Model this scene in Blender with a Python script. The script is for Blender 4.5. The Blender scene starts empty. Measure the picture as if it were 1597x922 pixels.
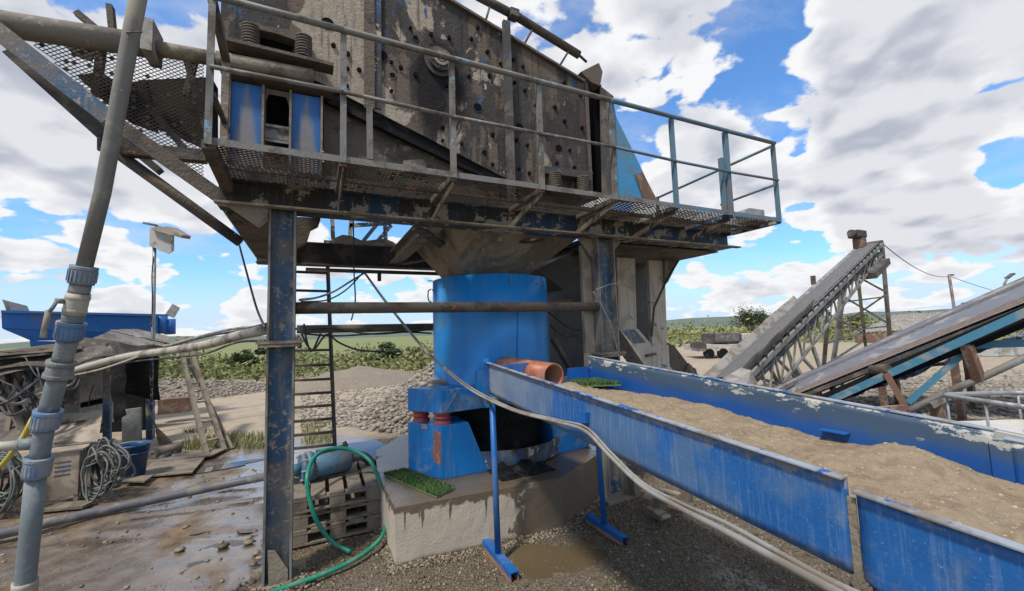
import bpy, bmesh, math, random
from mathutils import Vector as V, Matrix, noise
random.seed(7)
R = math.radians
SC = bpy.context.scene
COL = SC.collection

# ------------------------------------------------------------------ camera
H_CAM, FPX, CXP, CYP = 1.9, 650.0, 798.5, 461.0
pit, rol, yaw = R(4.92), R(1.8), R(25.6)
fwd = V((math.sin(yaw)*math.cos(pit), math.cos(yaw)*math.cos(pit), math.sin(pit)))
rt0 = V((math.cos(yaw), -math.sin(yaw), 0))
up0 = rt0.cross(fwd)
rgt = rt0*math.cos(rol) - up0*math.sin(rol)
upv = up0*math.cos(rol) + rt0*math.sin(rol)
EYE = V((0, 0, H_CAM))
cam_d = bpy.data.cameras.new('camera')
cam_d.sensor_width = 36.0
cam_d.lens = FPX/1597.0*36.0
cam_d.clip_start = 0.05
cam_d.clip_end = 5000
cam = bpy.data.objects.new('camera', cam_d)
m = Matrix((rgt, upv, -fwd)).transposed().to_4x4()
m.translation = EYE
cam.matrix_world = m
COL.objects.link(cam)
SC.camera = cam

# ------------------------------------------------------------------ view
SC.view_settings.view_transform = 'Standard'
SC.view_settings.look = 'None'
SC.view_settings.exposure = 0.34
SC.view_settings.gamma = 1.0
SC.render.resolution_x, SC.render.resolution_y = 1024, 591

# ------------------------------------------------------------------ sun
SUN = V((-0.46, -0.28, 0.85)).normalized()
sun_d = bpy.data.lights.new('sun', 'SUN')
sun_d.energy = 3.3
sun_d.angle = R(6)
sun_d.color = (1.0, 0.95, 0.88)
sun = bpy.data.objects.new('sun', sun_d)
sun.rotation_euler = (-SUN).to_track_quat('-Z', 'Y').to_euler()
sun.location = (0, 0, 30)
COL.objects.link(sun)

# ------------------------------------------------------------------ node helper
class NT:
    def __init__(s, tree):
        s.t = tree; s.n = tree.nodes; s.l = tree.links
    def node(s, typ, **kw):
        n = s.n.new(typ)
        for k, v in kw.items(): setattr(n, k, v)
        return n
    def put(s, sock, val):
        if val is None: return
        if hasattr(val, 'is_linked') or isinstance(val, bpy.types.NodeSocket): s.l.new(val, sock)
        else:
            if isinstance(val, tuple) and len(val) == 3 and sock.type == 'RGBA': val = val + (1,)
            sock.default_value = val
    def math(s, op, a, b=None, c=None, clamp=False):
        n = s.node('ShaderNodeMath', operation=op, use_clamp=clamp)
        s.put(n.inputs[0], a); s.put(n.inputs[1], b)
        if c is not None: s.put(n.inputs[2], c)
        return n.outputs[0]
    def vmath(s, op, a, b=None, scale=None):
        n = s.node('ShaderNodeVectorMath', operation=op)
        s.put(n.inputs[0], a); s.put(n.inputs[1], b)
        if scale is not None: s.put(n.inputs['Scale'], scale)
        return n.outputs['Value'] if op in ('DOT_PRODUCT', 'LENGTH', 'DISTANCE') else n.outputs[0]
    def mix(s, f, a, b, blend='MIX'):
        n = s.node('ShaderNodeMix', data_type='RGBA', blend_type=blend)
        s.put(n.inputs[0], f); s.put(n.inputs[6], a); s.put(n.inputs[7], b)
        return n.outputs[2]
    def noise(s, vec, scale, detail=4.0, rough=0.55, dist=0.0):
        n = s.node('ShaderNodeTexNoise')
        s.put(n.inputs['Vector'], vec); s.put(n.inputs['Scale'], scale)
        n.inputs['Detail'].default_value = detail; n.inputs['Roughness'].default_value = rough
        n.inputs['Distortion'].default_value = dist
        return n.outputs['Fac']
    def node_noise_vec(s, vec, scale):
        n = s.node('ShaderNodeTexNoise'); s.put(n.inputs['Vector'], vec); s.put(n.inputs['Scale'], scale)
        n.inputs['Detail'].default_value = 5.0
        return s.vmath('SUBTRACT', n.outputs['Color'], (0.5, 0.5, 0.5))
    def voro(s, vec, scale, feature='F1', out='Distance'):
        n = s.node('ShaderNodeTexVoronoi', feature=feature)
        s.put(n.inputs['Vector'], vec); s.put(n.inputs['Scale'], scale)
        if feature == 'SMOOTH_F1': n.inputs['Smoothness'].default_value = 0.6
        return n.outputs[out]
    def step(s, x, lo, hi, smooth=True):
        n = s.node('ShaderNodeMapRange', interpolation_type='SMOOTHSTEP' if smooth else 'LINEAR')
        s.put(n.inputs[0], x); s.put(n.inputs[1], lo); s.put(n.inputs[2], hi)
        n.inputs[3].default_value = 0; n.inputs[4].default_value = 1
        return n.outputs[0]
    def mapping(s, vec, loc=(0, 0, 0), scale=(1, 1, 1), rot=(0, 0, 0)):
        n = s.node('ShaderNodeMapping')
        s.put(n.inputs[0], vec); n.inputs[1].default_value = loc
        n.inputs[2].default_value = rot; n.inputs[3].default_value = scale
        return n.outputs[0]

# ------------------------------------------------------------------ sky
def ray(x, y):
    return fwd + rgt*((x-CXP)/FPX) - upv*((y-CYP)/FPX)

SKY_BLOBS = [
    (1205, 115, 0.13, -0.15), (1180, 55, 0.11, -0.12), (1245, 195, 0.12, -0.15), (1130, 185, 0.07, -0.08), (1330, 70, .12, .12), (1360, 150, .14, .12), (1320, 240, .08, .08),
    (1240, 362, 0.08, -0.22), (1585, 255, .07, -.2), (1180, 225, .06, -.1), (330, 385, 0.15, -0.17), (190, 372, 0.10, -0.12), (40, 335, 0.07, -0.10),
    (370, 425, 0.12, -0.10), (560, 350, 0.12, -0.12), (480, 470, 0.10, -0.06), (1480, 440, 0.10, -0.08),
    (1590, 250, 0.06, -0.08),
    (1030, 90, 0.22, 0.12), (1420, 140, 0.30, 0.14), (100, 250, 0.33, 0.13), (1330, 300, 0.18, 0.10), (1130, 290, 0.14, 0.16), (1440, 300, 0.2, 0.1), (250, 60, 0.4, 0.12),
    (180, 440, 0.10, 0.08), (390, 470, 0.08, 0.08), (1100, 280, 0.18, 0.08), (1500, 350, 0.2, 0.07)]
SKY_OFF = (3.1, 1.7)
SKY_TINT = (0.74, 1.14, 1.55)
world = bpy.data.worlds.new('World')
SC.world = world
world.use_nodes = True
world.cycles.sampling_method = 'MANUAL'; world.cycles.sample_map_resolution = 512
wt = NT(world.node_tree)
wt.n.clear()
out = wt.node('ShaderNodeOutputWorld')
bg = wt.node('ShaderNodeBackground')
bg.inputs[1].default_value = 0.11
wt.l.new(bg.outputs[0], out.inputs[0])
sky = wt.node('ShaderNodeTexSky', sky_type='NISHITA')
sky.sun_disc = False
sky.sun_elevation = math.asin(SUN.z)
sky.sun_rotation = math.atan2(SUN.x, SUN.y)
sky.air_density = 1.2; sky.dust_density = 0.6; sky.ozone_density = 2.5
tc = wt.node('ShaderNodeTexCoord')
d = wt.vmath('NORMALIZE', tc.outputs['Generated'])
sep = wt.node('ShaderNodeSeparateXYZ'); wt.l.new(d, sep.inputs[0])
zc = wt.math('MAXIMUM', sep.outputs[2], 0.0)
den = wt.math('ADD', zc, 0.42)
cb = wt.node('ShaderNodeCombineXYZ')
wt.l.new(wt.math('ADD', wt.math('DIVIDE', sep.outputs[0], den), SKY_OFF[0]), cb.inputs[0])
wt.l.new(wt.math('ADD', wt.math('DIVIDE', sep.outputs[1], den), SKY_OFF[1]), cb.inputs[1])
wt.l.new(wt.math('DIVIDE', wt.math('MULTIPLY', zc, 2.1), wt.math('ADD', zc, 0.55)), cb.inputs[2])
p0 = cb.outputs[0]
def density(vec):
    big = wt.noise(vec, 1.9, 2.0, 0.5, 0.0)
    mid = wt.noise(vec, 4.6, 12.0, 0.58, 0.0)
    w_ = wt.vmath('ADD', vec, wt.vmath('SCALE', wt.node_noise_vec(vec, 5.0), None, 0.20))
    pf = wt.voro(w_, 6.5, 'F1')
    pf2 = wt.voro(w_, 15.0, 'F1')
    v = wt.math('ADD', wt.math('MULTIPLY', big, 0.62), wt.math('MULTIPLY', mid, 0.72))
    v = wt.math('SUBTRACT', v, wt.math('MULTIPLY', pf, 0.40))
    return wt.math('SUBTRACT', v, wt.math('ADD', wt.math('MULTIPLY', pf2, 0.12), -0.128))
den0 = density(p0)
p1 = wt.vmath('ADD', p0, (SUN.x*0.09, SUN.y*0.09, 0.11))
def volume(vec):
    # the broad mass of the puffs only, for their shading
    big = wt.noise(vec, 1.9, 2.0, 0.5, 0.0); mid = wt.noise(vec, 4.6, 4.0, 0.5, 0.0)
    pf = wt.voro(wt.vmath('ADD', vec, wt.vmath('SCALE', wt.node_noise_vec(vec, 5.0), None, 0.20)), 6.5, 'F1')
    return wt.math('SUBTRACT', wt.math('ADD', wt.math('MULTIPLY', big, 0.62), wt.math('MULTIPLY', mid, 0.72)), wt.math('MULTIPLY', pf, 0.30))
vol0 = volume(p0); den1 = volume(p1)
bias = None
def blob(px, py, rad, amt):
    global bias
    dv = ray(px, py).normalized()
    dt = wt.vmath('DOT_PRODUCT', d, (dv.x, dv.y, dv.z))
    f = wt.step(dt, math.cos(rad), 1.0)
    v = wt.math('MULTIPLY', f, amt)
    bias = v if bias is None else wt.math('ADD', bias, v)
# open blue gaps (negative) and thick cloud banks (positive)
for b in SKY_BLOBS: blob(*b)
fine = wt.noise(p0, 9.0, 6.0, 0.62)
dd = wt.math('ADD', wt.math('ADD', den0, bias), wt.math('MULTIPLY', wt.math('SUBTRACT', fine, 0.5), 0.10))
mask = wt.step(dd, 0.485, 0.545)
lit = wt.step(wt.math('SUBTRACT', vol0, den1), -0.17, 0.07)
thick = wt.step(dd, 0.53, 0.76)
shade = wt.math('ADD', wt.math('MULTIPLY', lit, 0.65), wt.math('MULTIPLY', wt.math('SUBTRACT', 1.0, thick), 0.50), clamp=True)
ccol = wt.mix(shade, (3.35, 3.6, 4.25), (6.75, 6.8, 6.95))
# pale, milky air low over the horizon
low = wt.step(sep.outputs[2], 0.0, 0.16)
skyc = wt.mix(1.0, sky.outputs[0], SKY_TINT, 'MULTIPLY')
skyb = wt.mix(low, (4.6, 5.9, 7.4), skyc)
veil = wt.math('MULTIPLY', wt.step(wt.noise(wt.mapping(p0, (4, 2, 0), (1, 1.5, 1.6)), 2.2, 8.0, 0.62, 0.3), 0.42, 0.75), 0.55)
skyb = wt.mix(veil, skyb, (5.2, 5.5, 6.2))
final = wt.mix(mask, skyb, ccol)
wt.l.new(final, bg.inputs[0])

# ------------------------------------------------------------------ measuring: from the photograph's sight lines onto real planes of the place
def _on(x, y, ax, val):
    r_ = ray(x, y); t = (val-EYE[ax])/r_[ax]
    return EYE + r_*t
def PX(x, y, v): return _on(x, y, 0, v)
def PY(x, y, v): return _on(x, y, 1, v)
def PZ(x, y, v): return _on(x, y, 2, v)
def PD(x, y, v): return EYE + ray(x, y)*v

# ------------------------------------------------------------------ mesh builder
class MB:
    def __init__(s): s.v = []; s.f = []; s.sm = []
    def add(s, vs, fs, smooth=False):
        o = len(s.v); s.v += [tuple(p) for p in vs]
        for f in fs: s.f.append(tuple(i+o for i in f)); s.sm.append(smooth)
        return s
    def box(s, x0, x1, y0, y1, z0, z1):
        vs = [(x, y, z) for z in (z0, z1) for y in (y0, y1) for x in (x0, x1)]
        return s.add(vs, [(0, 2, 3, 1), (4, 5, 7, 6), (0, 1, 5, 4), (2, 6, 7, 3), (0, 4, 6, 2), (1, 3, 7, 5)])
    def bar(s, p, q, w, h, up=(0, 0, 1), ext=0.0):
        p, q = V(p), V(q); d_ = (q-p).normalized(); up = V(up)
        if ext: p = p-d_*ext; q = q+d_*ext
        a = d_.cross(up)
        if a.length < 1e-4: a = d_.cross(V((1, 0, 0)))
        a.normalize(); b = a.cross(d_).normalized()
        vs = []
        for c in (p, q):
            for i, j in ((-1, -1), (1, -1), (1, 1), (-1, 1)): vs.append(c + a*(i*w/2) + b*(j*h/2))
        return s.add(vs, [(3, 2, 1, 0), (4, 5, 6, 7), (0, 1, 5, 4), (1, 2, 6, 5), (2, 3, 7, 6), (3, 0, 4, 7)])
    def ibeam(s, p, q, w, h, t=0.012, up=(0, 0, 1)):
        """flanges at +-h/2 along up, web between"""
        p, q = V(p), V(q); d_ = (q-p).normalized(); up = V(up)
        a = d_.cross(up).normalized(); b = a.cross(d_).normalized()
        o = b*(h/2-t/2)
        s.bar(p+o, q+o, w, t, up); s.bar(p-o, q-o, w, t, up); s.bar(p, q, t*0.8, h-2*t-0.001, up)
        return s
    def prism(s, poly, vec):
        poly = [V(p) for p in poly]; vec = V(vec); n = len(poly)
        vs = poly + [p+vec for p in poly]
        fs = [tuple(range(n))[::-1], tuple(range(n, 2*n))]
        fs += [(i, (i+1) % n, (i+1) % n+n, i+n) for i in range(n)]
        return s.add(vs, fs)
    def tube(s, pts, r, n=8, cap=True, smooth=True):
        pts = [V(p) for p in pts]; k = len(pts)
        rr = r if isinstance(r, (list, tuple)) else [r]*k
        t0 = (pts[1]-pts[0]).normalized()
        a = t0.cross(V((0, 0, 1)))
        if a.length < 1e-3: a = t0.cross(V((1, 0, 0)))
        a.normalize(); vs = []
        for i in range(k):
            t = (pts[min(i+1, k-1)]-pts[max(i-1, 0)]).normalized()
            a = (a - t*a.dot(t)).normalized(); b = t.cross(a)
            for j in range(n):
                an = 2*math.pi*j/n
                vs.append(pts[i] + (a*math.cos(an)+b*math.sin(an))*rr[i])
        fs = []
        for i in range(k-1):
            for j in range(n):
                j2 = (j+1) % n
                fs.append((i*n+j, i*n+j2, (i+1)*n+j2, (i+1)*n+j))
        s.add(vs, fs, smooth)
        if cap:
            o = len(s.v)-len(vs)
            s.f.append(tuple(o+j for j in range(n))[::-1]); s.sm.append(False)
            s.f.append(tuple(o+(k-1)*n+j for j in range(n))); s.sm.append(False)
        return s
    def shell(s, p, q, ro, ri, n=24):
        """open pipe with wall thickness"""
        p, q = V(p), V(q); t = (q-p).normalized()
        a = t.cross(V((0, 0, 1)))
        if a.length < 1e-3: a = V((1, 0, 0))
        a.normalize(); b = t.cross(a); vs = []
        for c in (p, q):
            for r_ in (ro, ri):
                for j in range(n):
                    an = 2*math.pi*j/n; vs.append(c+(a*math.cos(an)+b*math.sin(an))*r_)
        po, pi_, qo, qi = 0, n, 2*n, 3*n; fo = []; fl = []
        for j in range(n):
            k = (j+1) % n
            fo += [(po+j, po+k, qo+k, qo+j), (pi_+k, pi_+j, qi+j, qi+k)]
            fl += [(qo+j, qo+k, qi+k, qi+j), (po+k, po+j, pi_+j, pi_+k)]
        o = len(s.v); s.add(vs, fo, True)
        for f in fl: s.f.append(tuple(i+o for i in f)); s.sm.append(False)
        return s
    def lathe(s, c, prof, n=40, smooth=True, a0=0, a1=2*math.pi):
        c = V(c); vs = []; k = len(prof); full = abs(a1-a0-2*math.pi) < 1e-6; m_ = n if full else n+1
        for r_, z in prof:
            for j in range(m_):
                an = a0+(a1-a0)*j/n; vs.append(c+V((r_*math.cos(an), r_*math.sin(an), z)))
        fs = []
        for i in range(k-1):
            for j in range(n):
                j2 = (j+1) % m_
                fs.append((i*m_+j, i*m_+j2, (i+1)*m_+j2, (i+1)*m_+j))
        return s.add(vs, fs, smooth)
    def grid(s, fn, nu, nv, smooth=True):
        vs = [fn(i/nu, j/nv) for j in range(nv+1) for i in range(nu+1)]
        fs = [(j*(nu+1)+i, j*(nu+1)+i+1, (j+1)*(nu+1)+i+1, (j+1)*(nu+1)+i) for j in range(nv) for i in range(nu)]
        return s.add(vs, fs, smooth)
    def stone(s, c, r, sq=0.7, dens=1):
        c = V(c); vs = []
        t = (1+5**.5)/2
        base = [(-1, t, 0), (1, t, 0), (-1, -t, 0), (1, -t, 0), (0, -1, t), (0, 1, t), (0, -1, -t), (0, 1, -t), (t, 0, -1), (t, 0, 1), (-t, 0, -1), (-t, 0, 1)]
        sx, sy, sz = r*random.uniform(.7, 1.3)/1.9, r*random.uniform(.7, 1.3)/1.9, r*sq/1.9
        an = random.random()*6.28; ca, sa = math.cos(an), math.sin(an)
        for x, y, z in base:
            k = random.uniform(.8, 1.15); x, y, z = x*sx*k, y*sy*k, z*sz*k
            vs.append((c.x+x*ca-y*sa, c.y+x*sa+y*ca, c.z+z))
        fs = [(0, 11, 5), (0, 5, 1), (0, 1, 7), (0, 7, 10), (0, 10, 11), (1, 5, 9), (5, 11, 4), (11, 10, 2), (10, 7, 6), (7, 1, 8), (3, 9, 4), (3, 4, 2), (3, 2, 6), (3, 6, 8), (3, 8, 9), (4, 9, 5), (2, 4, 11), (6, 2, 10), (8, 6, 7), (9, 8, 1)]
        return s.add(vs, fs, True)
    def leaf(s, c, size, nrm=None, narrow=0.5):
        c = V(c); a = V((random.gauss(0, 1), random.gauss(0, 1), random.gauss(0, .7))).normalized()
        b = a.cross(V((random.gauss(0, 1), random.gauss(0, 1), random.gauss(0, 1)))).normalized()
        a *= size; b *= size*narrow
        return s.add([c-a, c-b*.9, c+a, c+b*.9], [(0, 1, 2, 3)])

WORLD_LOC = {}
def build(mb, name, mat, parent=None, label=None, cat=None, group=None, kind=None, bevel=0.0, recalc=True, origin=None):
    me = bpy.data.meshes.new(name)
    off = V((0, 0, 0))
    if parent is not None: off = WORLD_LOC[parent.name]
    elif origin is not None: off = V(origin)
    elif kind is None and mb.v:
        xs, ys, zs = zip(*mb.v); off = V(((min(xs)+max(xs))/2, (min(ys)+max(ys))/2, min(zs)))
    me.from_pydata([tuple(V(v)-off) for v in mb.v], [], mb.f)
    me.polygons.foreach_set('use_smooth', mb.sm)
    if recalc and len(mb.f) < 60000:
        bm = bmesh.new(); bm.from_mesh(me); bmesh.ops.recalc_face_normals(bm, faces=bm.faces); bm.to_mesh(me); bm.free()
    me.materials.append(mat)
    o = bpy.data.objects.new(name, me)
    COL.objects.link(o)
    if parent is not None: o.parent = parent; WORLD_LOC[o.name] = off.copy()
    else: o.location = off; WORLD_LOC[o.name] = off.copy()
    if bevel:
        b = o.modifiers.new('bevel', 'BEVEL'); b.width = bevel; b.segments = 2; b.limit_method = 'ANGLE'
        for p in me.polygons: pass
    tag(o, label, cat, group, kind)
    return o
def tag(o, label=None, cat=None, group=None, kind=None):
    if label: o['label'] = label
    if cat: o['category'] = cat
    if group: o['group'] = group
    if kind: o['kind'] = kind
def thing(name, label, cat, loc, group=None):
    o = bpy.data.objects.new(name, None); COL.objects.link(o)
    o.location = loc; o.empty_display_size = 0.1
    WORLD_LOC[o.name] = V(loc); tag(o, label, cat, group)
    return o
def catmull(pts, k=6):
    pts = [V(p) for p in pts]; P = [pts[0]*2-pts[1]]+pts+[pts[-1]*2-pts[-2]]; out_ = []
    for i in range(1, len(P)-2):
        for j in range(k):
            t = j/k; a, b, c, e = P[i-1], P[i], P[i+1], P[i+2]
            out_.append(0.5*((2*b)+(c-a)*t+(2*a-5*b+4*c-e)*t*t+(3*b-a-3*c+e)*t*t*t))
    out_.append(pts[-1]); return out_
def sag(p, q, s, k=10):
    p, q = V(p), V(q); return [p.lerp(q, i/k) - V((0, 0, s*4*(i/k)*(1-i/k))) for i in range(k+1)]

# ------------------------------------------------------------------ materials
def pbsdf(name):
    m_ = bpy.data.materials.new(name); m_.use_nodes = True
    t = NT(m_.node_tree); b = t.n['Principled BSDF']
    return m_, t, b
MUD_EDGE = []
def worn(name, base, dirt=None, da=0.5, ds=3.0, wear=None, wa=0.5, ws=9.0, rough=0.6, metal=0.0, bump=0.15, bs=40.0, streak=None, sa=0.5, ss=26, dust=None, mudz=False, var=0.25, edge=0.03, spec=0.4, bd=0.01):
    """painted or bare surface: broad value variation, dirt in soft clouds, chipped wear with hard edges, rain streaks"""
    m_, t, b = pbsdf(name)
    co = t.node('ShaderNodeNewGeometry').outputs['Position']
    n1 = t.noise(co, ds, 5, 0.6)
    dark = tuple(c*(1-var) for c in base); lite = tuple(min(1, c*(1+var*.6)) for c in base)
    col = t.mix(n1, dark, lite)
    r_ = rough
    if dirt:
        n2 = t.noise(t.mapping(co, (7, 3, 1)), ds*0.8, 8, 0.68, 0.4)
        f = t.step(n2, 0.60-da*0.26, 0.69-da*0.22)
        col = t.mix(t.math('MULTIPLY', f, 0.92), col, dirt)
        r_ = t.math('ADD', rough, t.math('MULTIPLY', f, 0.9-rough))
    if streak:
        n3 = t.noise(t.mapping(co, (0, 0, 0), (1, 1, 0.07)), ss, 4, 0.6)
        f = t.math('MULTIPLY', t.step(n3, 0.50, 0.66), sa)
        col = t.mix(f, col, streak)
    if wear:
        n4 = t.noise(t.mapping(co, (2, 9, 4)), ws, 8, 0.72, 0.2)
        lo = 0.665-wa*0.30
        f = t.step(n4, lo, lo+edge)
        col = t.mix(f, col, wear)
    if dust:
        dc, ax_i, d0, d1, dm = dust; sp_ = t.node('ShaderNodeSeparateXYZ'); t.l.new(co, sp_.inputs[0])
        f = t.step(t.math('ADD', sp_.outputs[ax_i], t.math('MULTIPLY', t.math('SUBTRACT', t.noise(co, 2.5, 6, .65), .5), .9*abs(d1-d0))), d0, d1)
        col = t.mix(t.math('MULTIPLY', f, dm), col, dc)
    if mudz:
        # splashed slurry along the foot of the sluice wall and scratched bare steel under its rim
        sp_ = t.node('ShaderNodeSeparateXYZ'); t.l.new(co, sp_.inputs[0])
        rel = t.math('SUBTRACT', sp_.outputs[2], t.math('ADD', 1.374, t.math('MULTIPLY', sp_.outputs[1], .0682)))
        nm = t.noise(co, 7, 8, .7)
        f = t.step(t.math('SUBTRACT', t.math('MULTIPLY', nm, .30), t.math('ADD', rel, .275)), .115, .165)
        col = t.mix(t.math('MULTIPLY', f, .5), col, (0.17, .15, .12))
        f = t.step(t.math('ADD', t.math('MULTIPLY', t.noise(co, 18, 8, .75), .20), rel), .065, .085)
        col = t.mix(t.math('MULTIPLY', f, .75), col, (0.23, .20, .17))
    t.put(b.inputs['Base Color'], col); t.put(b.inputs['Roughness'], r_)
    b.inputs['Metallic'].default_value = metal
    b.inputs['Specular IOR Level'].default_value = spec
    if bump:
        bn = t.node('ShaderNodeBump'); bn.inputs['Strength'].default_value = min(1, bump*2); bn.inputs['Distance'].default_value = bd
        t.put(bn.inputs['Height'], t.math('ADD', t.noise(co, bs, 6, 0.65), t.math('MULTIPLY', t.noise(co, bs*.2, 3), 1.2)))
        t.l.new(bn.outputs[0], b.inputs['Normal'])
    return m_
TAN = (0.25, 0.205, 0.15); DTAN = (0.13, 0.105, 0.075); GRIME = (0.055, 0.047, 0.04); RUST = (0.20, 0.085, 0.045)
M = {}
M['plat_blue'] = worn('grimy_blue_paint', (0.022, 0.062, 0.13), (0.05, 0.043, 0.036), 0.62, 2.0, (0.36, 0.32, 0.26), 0.42, 4.5, 0.62, streak=DTAN, sa=0.5, bump=.3, edge=.02)
M['pillar'] = worn('pillar_blue_paint', (0.034, 0.085, 0.155), (0.17, 0.15, 0.12), 0.58, 1.6, (0.27, 0.24, 0.19), 0.34, 14, 0.55, streak=(0.16, 0.145, 0.125), sa=0.8, var=.4, dust=((0.185, 0.165, 0.135), 2, 1.2, 2.0, .0), bump=.2)
M['pillar_edge'] = worn('pillar_flange_paint', (0.20, 0.19, 0.165), (0.10, 0.085, 0.065), 0.4, 3, (0.10, 0.16, 0.24), 0.2, 8, 0.7)
M['tan_steel'] = worn('mud_crusted_steel', TAN, DTAN, 0.5, 3.0, RUST, 0.16, 8, 0.85, bump=0.35, bs=30, bd=.02)
M['dark_steel'] = worn('dark_grimy_steel', (0.062, 0.055, 0.05), (0.15, 0.125, 0.10), 0.42, 3.0, (0.035, 0.09, 0.17), 0.18, 5, 0.75, bump=0.3)
M['brown_steel'] = worn('brown_dirty_steel', (0.112, 0.088, 0.065), GRIME, 0.45, 3.5, RUST, 0.25, 7, 0.8, bump=0.35, bd=.02)
M['rail_grey'] = worn('weathered_rail_steel', (0.175, 0.165, 0.145), (0.10, 0.082, 0.062), 0.45, 5, (0.16, 0.27, 0.33), 0.25, 8, 0.6)
M['rail_blue'] = worn('teal_rail_paint', (0.10, 0.175, 0.225), (0.14, 0.14, 0.13), 0.4, 4, RUST, 0.16, 14, 0.55)
M['mesh'] = worn('muddy_expanded_metal', (0.135, 0.108, 0.078), (0.05, 0.043, 0.036), 0.5, 2.5, None, rough=0.85, bump=0)
M['black'] = worn('black_rubber', (0.010, 0.010, 0.010), (0.03, 0.027, 0.023), 0.3, 4, None, rough=0.85, bump=0.2, spec=.15)
M['post_blue_plain'] = worn('screen_post_blue', (0.010, 0.115, 0.33), (0.10, 0.14, 0.18), .4, 4, None, rough=.5, streak=(0.13, .16, .19), sa=.5, var=.3)
M['shade_and_black'] = worn('hollow_shade_and_black_parts', (0.010, 0.009, 0.009), None, rough=0.95, bump=0, spec=.05)  # near-black: shade of hollows put into the colour, also plain black parts
M['drum'] = worn('bright_blue_paint', (0.004, 0.20, 0.53), (0.05, 0.19, 0.36), 0.36, 1.5, None, rough=0.36, bump=0.05, streak=(0.06, 0.19, 0.42), sa=0.35, var=0.10, spec=.5, bs=10)
M['leg_blue'] = worn('dusty_blue_paint', (0.005, 0.17, 0.48), (0.20, 0.27, 0.33), 0.32, 2.2, None, rough=0.4, bump=0.05, streak=(0.2, 0.24, 0.28), sa=0.25, var=0.1, bs=10)
M['sluice'] = worn('sluice_blue_paint', (0.010, 0.10, 0.33), (0.05, 0.13, 0.30), 0.34, 2.0, (0.16, 0.25, 0.40), 0.2, 70, 0.42, var=0.22, edge=.12, bump=.1, bs=60)
M['sluice_side'] = worn('sluice_side_paint', (0.012, 0.102, 0.31), (0.06, 0.125, 0.235), 0.48, 1.6, (0.16, 0.25, 0.42), 0.28, 85, 0.42, streak=(0.24, 0.33, 0.48), sa=0.18, ss=70, dust=((0.25, 0.27, 0.28), 1, 2.3, 3.4, .6), var=0.28, edge=.12, bump=.1, bs=60, mudz=True)
M['sluice_rim'] = worn('scraped_rim_steel', (0.27, 0.30, 0.34), (0.17, 0.145, 0.115), 0.5, 4, (0.012, 0.085, 0.30), 0.36, 7, 0.6)
M['conc'] = None
M['red_rubber'] = worn('red_rubber_paint', (0.30, 0.05, 0.055), (0.20, 0.13, 0.12), 0.3, 9, None, rough=0.5, bump=.05)
M['orange'] = worn('orange_plastic_pipe', (0.33, 0.088, 0.036), (0.30, 0.18, 0.12), 0.6, 4, None, rough=0.45, bump=.05, streak=(0.45, 0.27, 0.19), sa=.3)
M['wood'] = worn('weathered_wood', (0.20, 0.165, 0.12), (0.10, 0.08, 0.06), 0.42, 6, None, rough=0.85, bump=.3, streak=(0.14, 0.11, 0.085), sa=.5)
M['wood2'] = worn('pale_timber', (0.42, 0.34, 0.235), (0.2, 0.16, 0.11), 0.35, 8, None, rough=0.85, bump=.2)
M['hose_green'] = worn('green_hose', (0.015, 0.21, 0.135), (0.1, 0.2, 0.15), 0.25, 6, None, rough=0.38, bump=0)
M['hose_grey'] = worn('grey_plastic_hose', (0.27, 0.26, 0.235), (0.19, 0.16, 0.125), 0.5, 5, None, rough=0.6, bump=.1)
M['hose_dark'] = worn('dark_pipe', (0.105, 0.105, 0.11), (0.2, 0.18, 0.15), 0.4, 5, None, rough=0.5, bump=.1)
M['hose_tan'] = worn('sandy_hose', (0.36, 0.32, 0.26), (0.16, 0.13, 0.1), 0.4, 5, None, rough=0.8, bump=.2)
M['hose_yellow'] = worn('yellow_hose', (0.50, 0.39, 0.05), (0.3, 0.24, 0.1), 0.3, 6, None, rough=0.5, bump=0)
M['pipe'] = worn('dusty_grey_pvc', (0.15, 0.175, 0.18), (0.235, 0.22, 0.19), 0.4, 4, (0.33, 0.31, 0.27), 0.2, 40, 0.55, bump=.12, var=.2)
M['pipe_top'] = worn('brown_dusted_pvc', (0.17, 0.165, 0.14), (0.24, 0.215, 0.165), 0.35, 4, (0.33, 0.31, 0.27), 0.15, 40, 0.6, bump=.1)
M['coupling'] = worn('blue_coupling_plastic', (0.11, 0.19, 0.31), (0.25, 0.26, 0.265), 0.5, 7, None, rough=0.45, bump=.08)
M['cream'] = worn('cream_valve_plastic', (0.40, 0.375, 0.295), (0.3, 0.27, 0.2), 0.35, 8, None, rough=0.5, bump=.08)
M['motor'] = worn('blue_grey_cast_iron', (0.07, 0.155, 0.225), (0.17, 0.17, 0.16), 0.4, 6, None, rough=0.5, bump=.1)
M['trough'] = worn('trough_blue_paint', (0.02, 0.135, 0.42), (0.09, 0.14, 0.27), 0.3, 1.2, None, rough=0.5, bump=.03, streak=(.1, .15, .27), sa=.3)
M['sheet'] = worn('dusty_sheet_metal', (0.30, 0.275, 0.24), (0.17, 0.145, 0.11), 0.55, 3, RUST, 0.12, 6, 0.6, bump=.1)
M['cabinet'] = worn('dusty_cabinet_paint', (0.34, 0.28, 0.21), (0.2, 0.16, 0.115), 0.5, 3, None, rough=0.75, bump=.1)
M['panelgrey'] = worn('pale_grey_panel', (0.42, 0.42, 0.40), (0.26, 0.24, 0.2), 0.35, 2.5, None, rough=0.6, bump=.05)
M['tarp'] = worn('dirty_brown_tarpaulin', (0.125, 0.102, 0.08), (0.06, 0.05, 0.045), 0.5, 4, (0.25, 0.2, 0.155), 0.25, 9, 0.85, bump=.4)
M['bucket'] = worn('blue_plastic', (0.02, 0.075, 0.19), (0.1, 0.12, 0.16), 0.3, 6, None, rough=0.4, bump=0)
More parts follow.
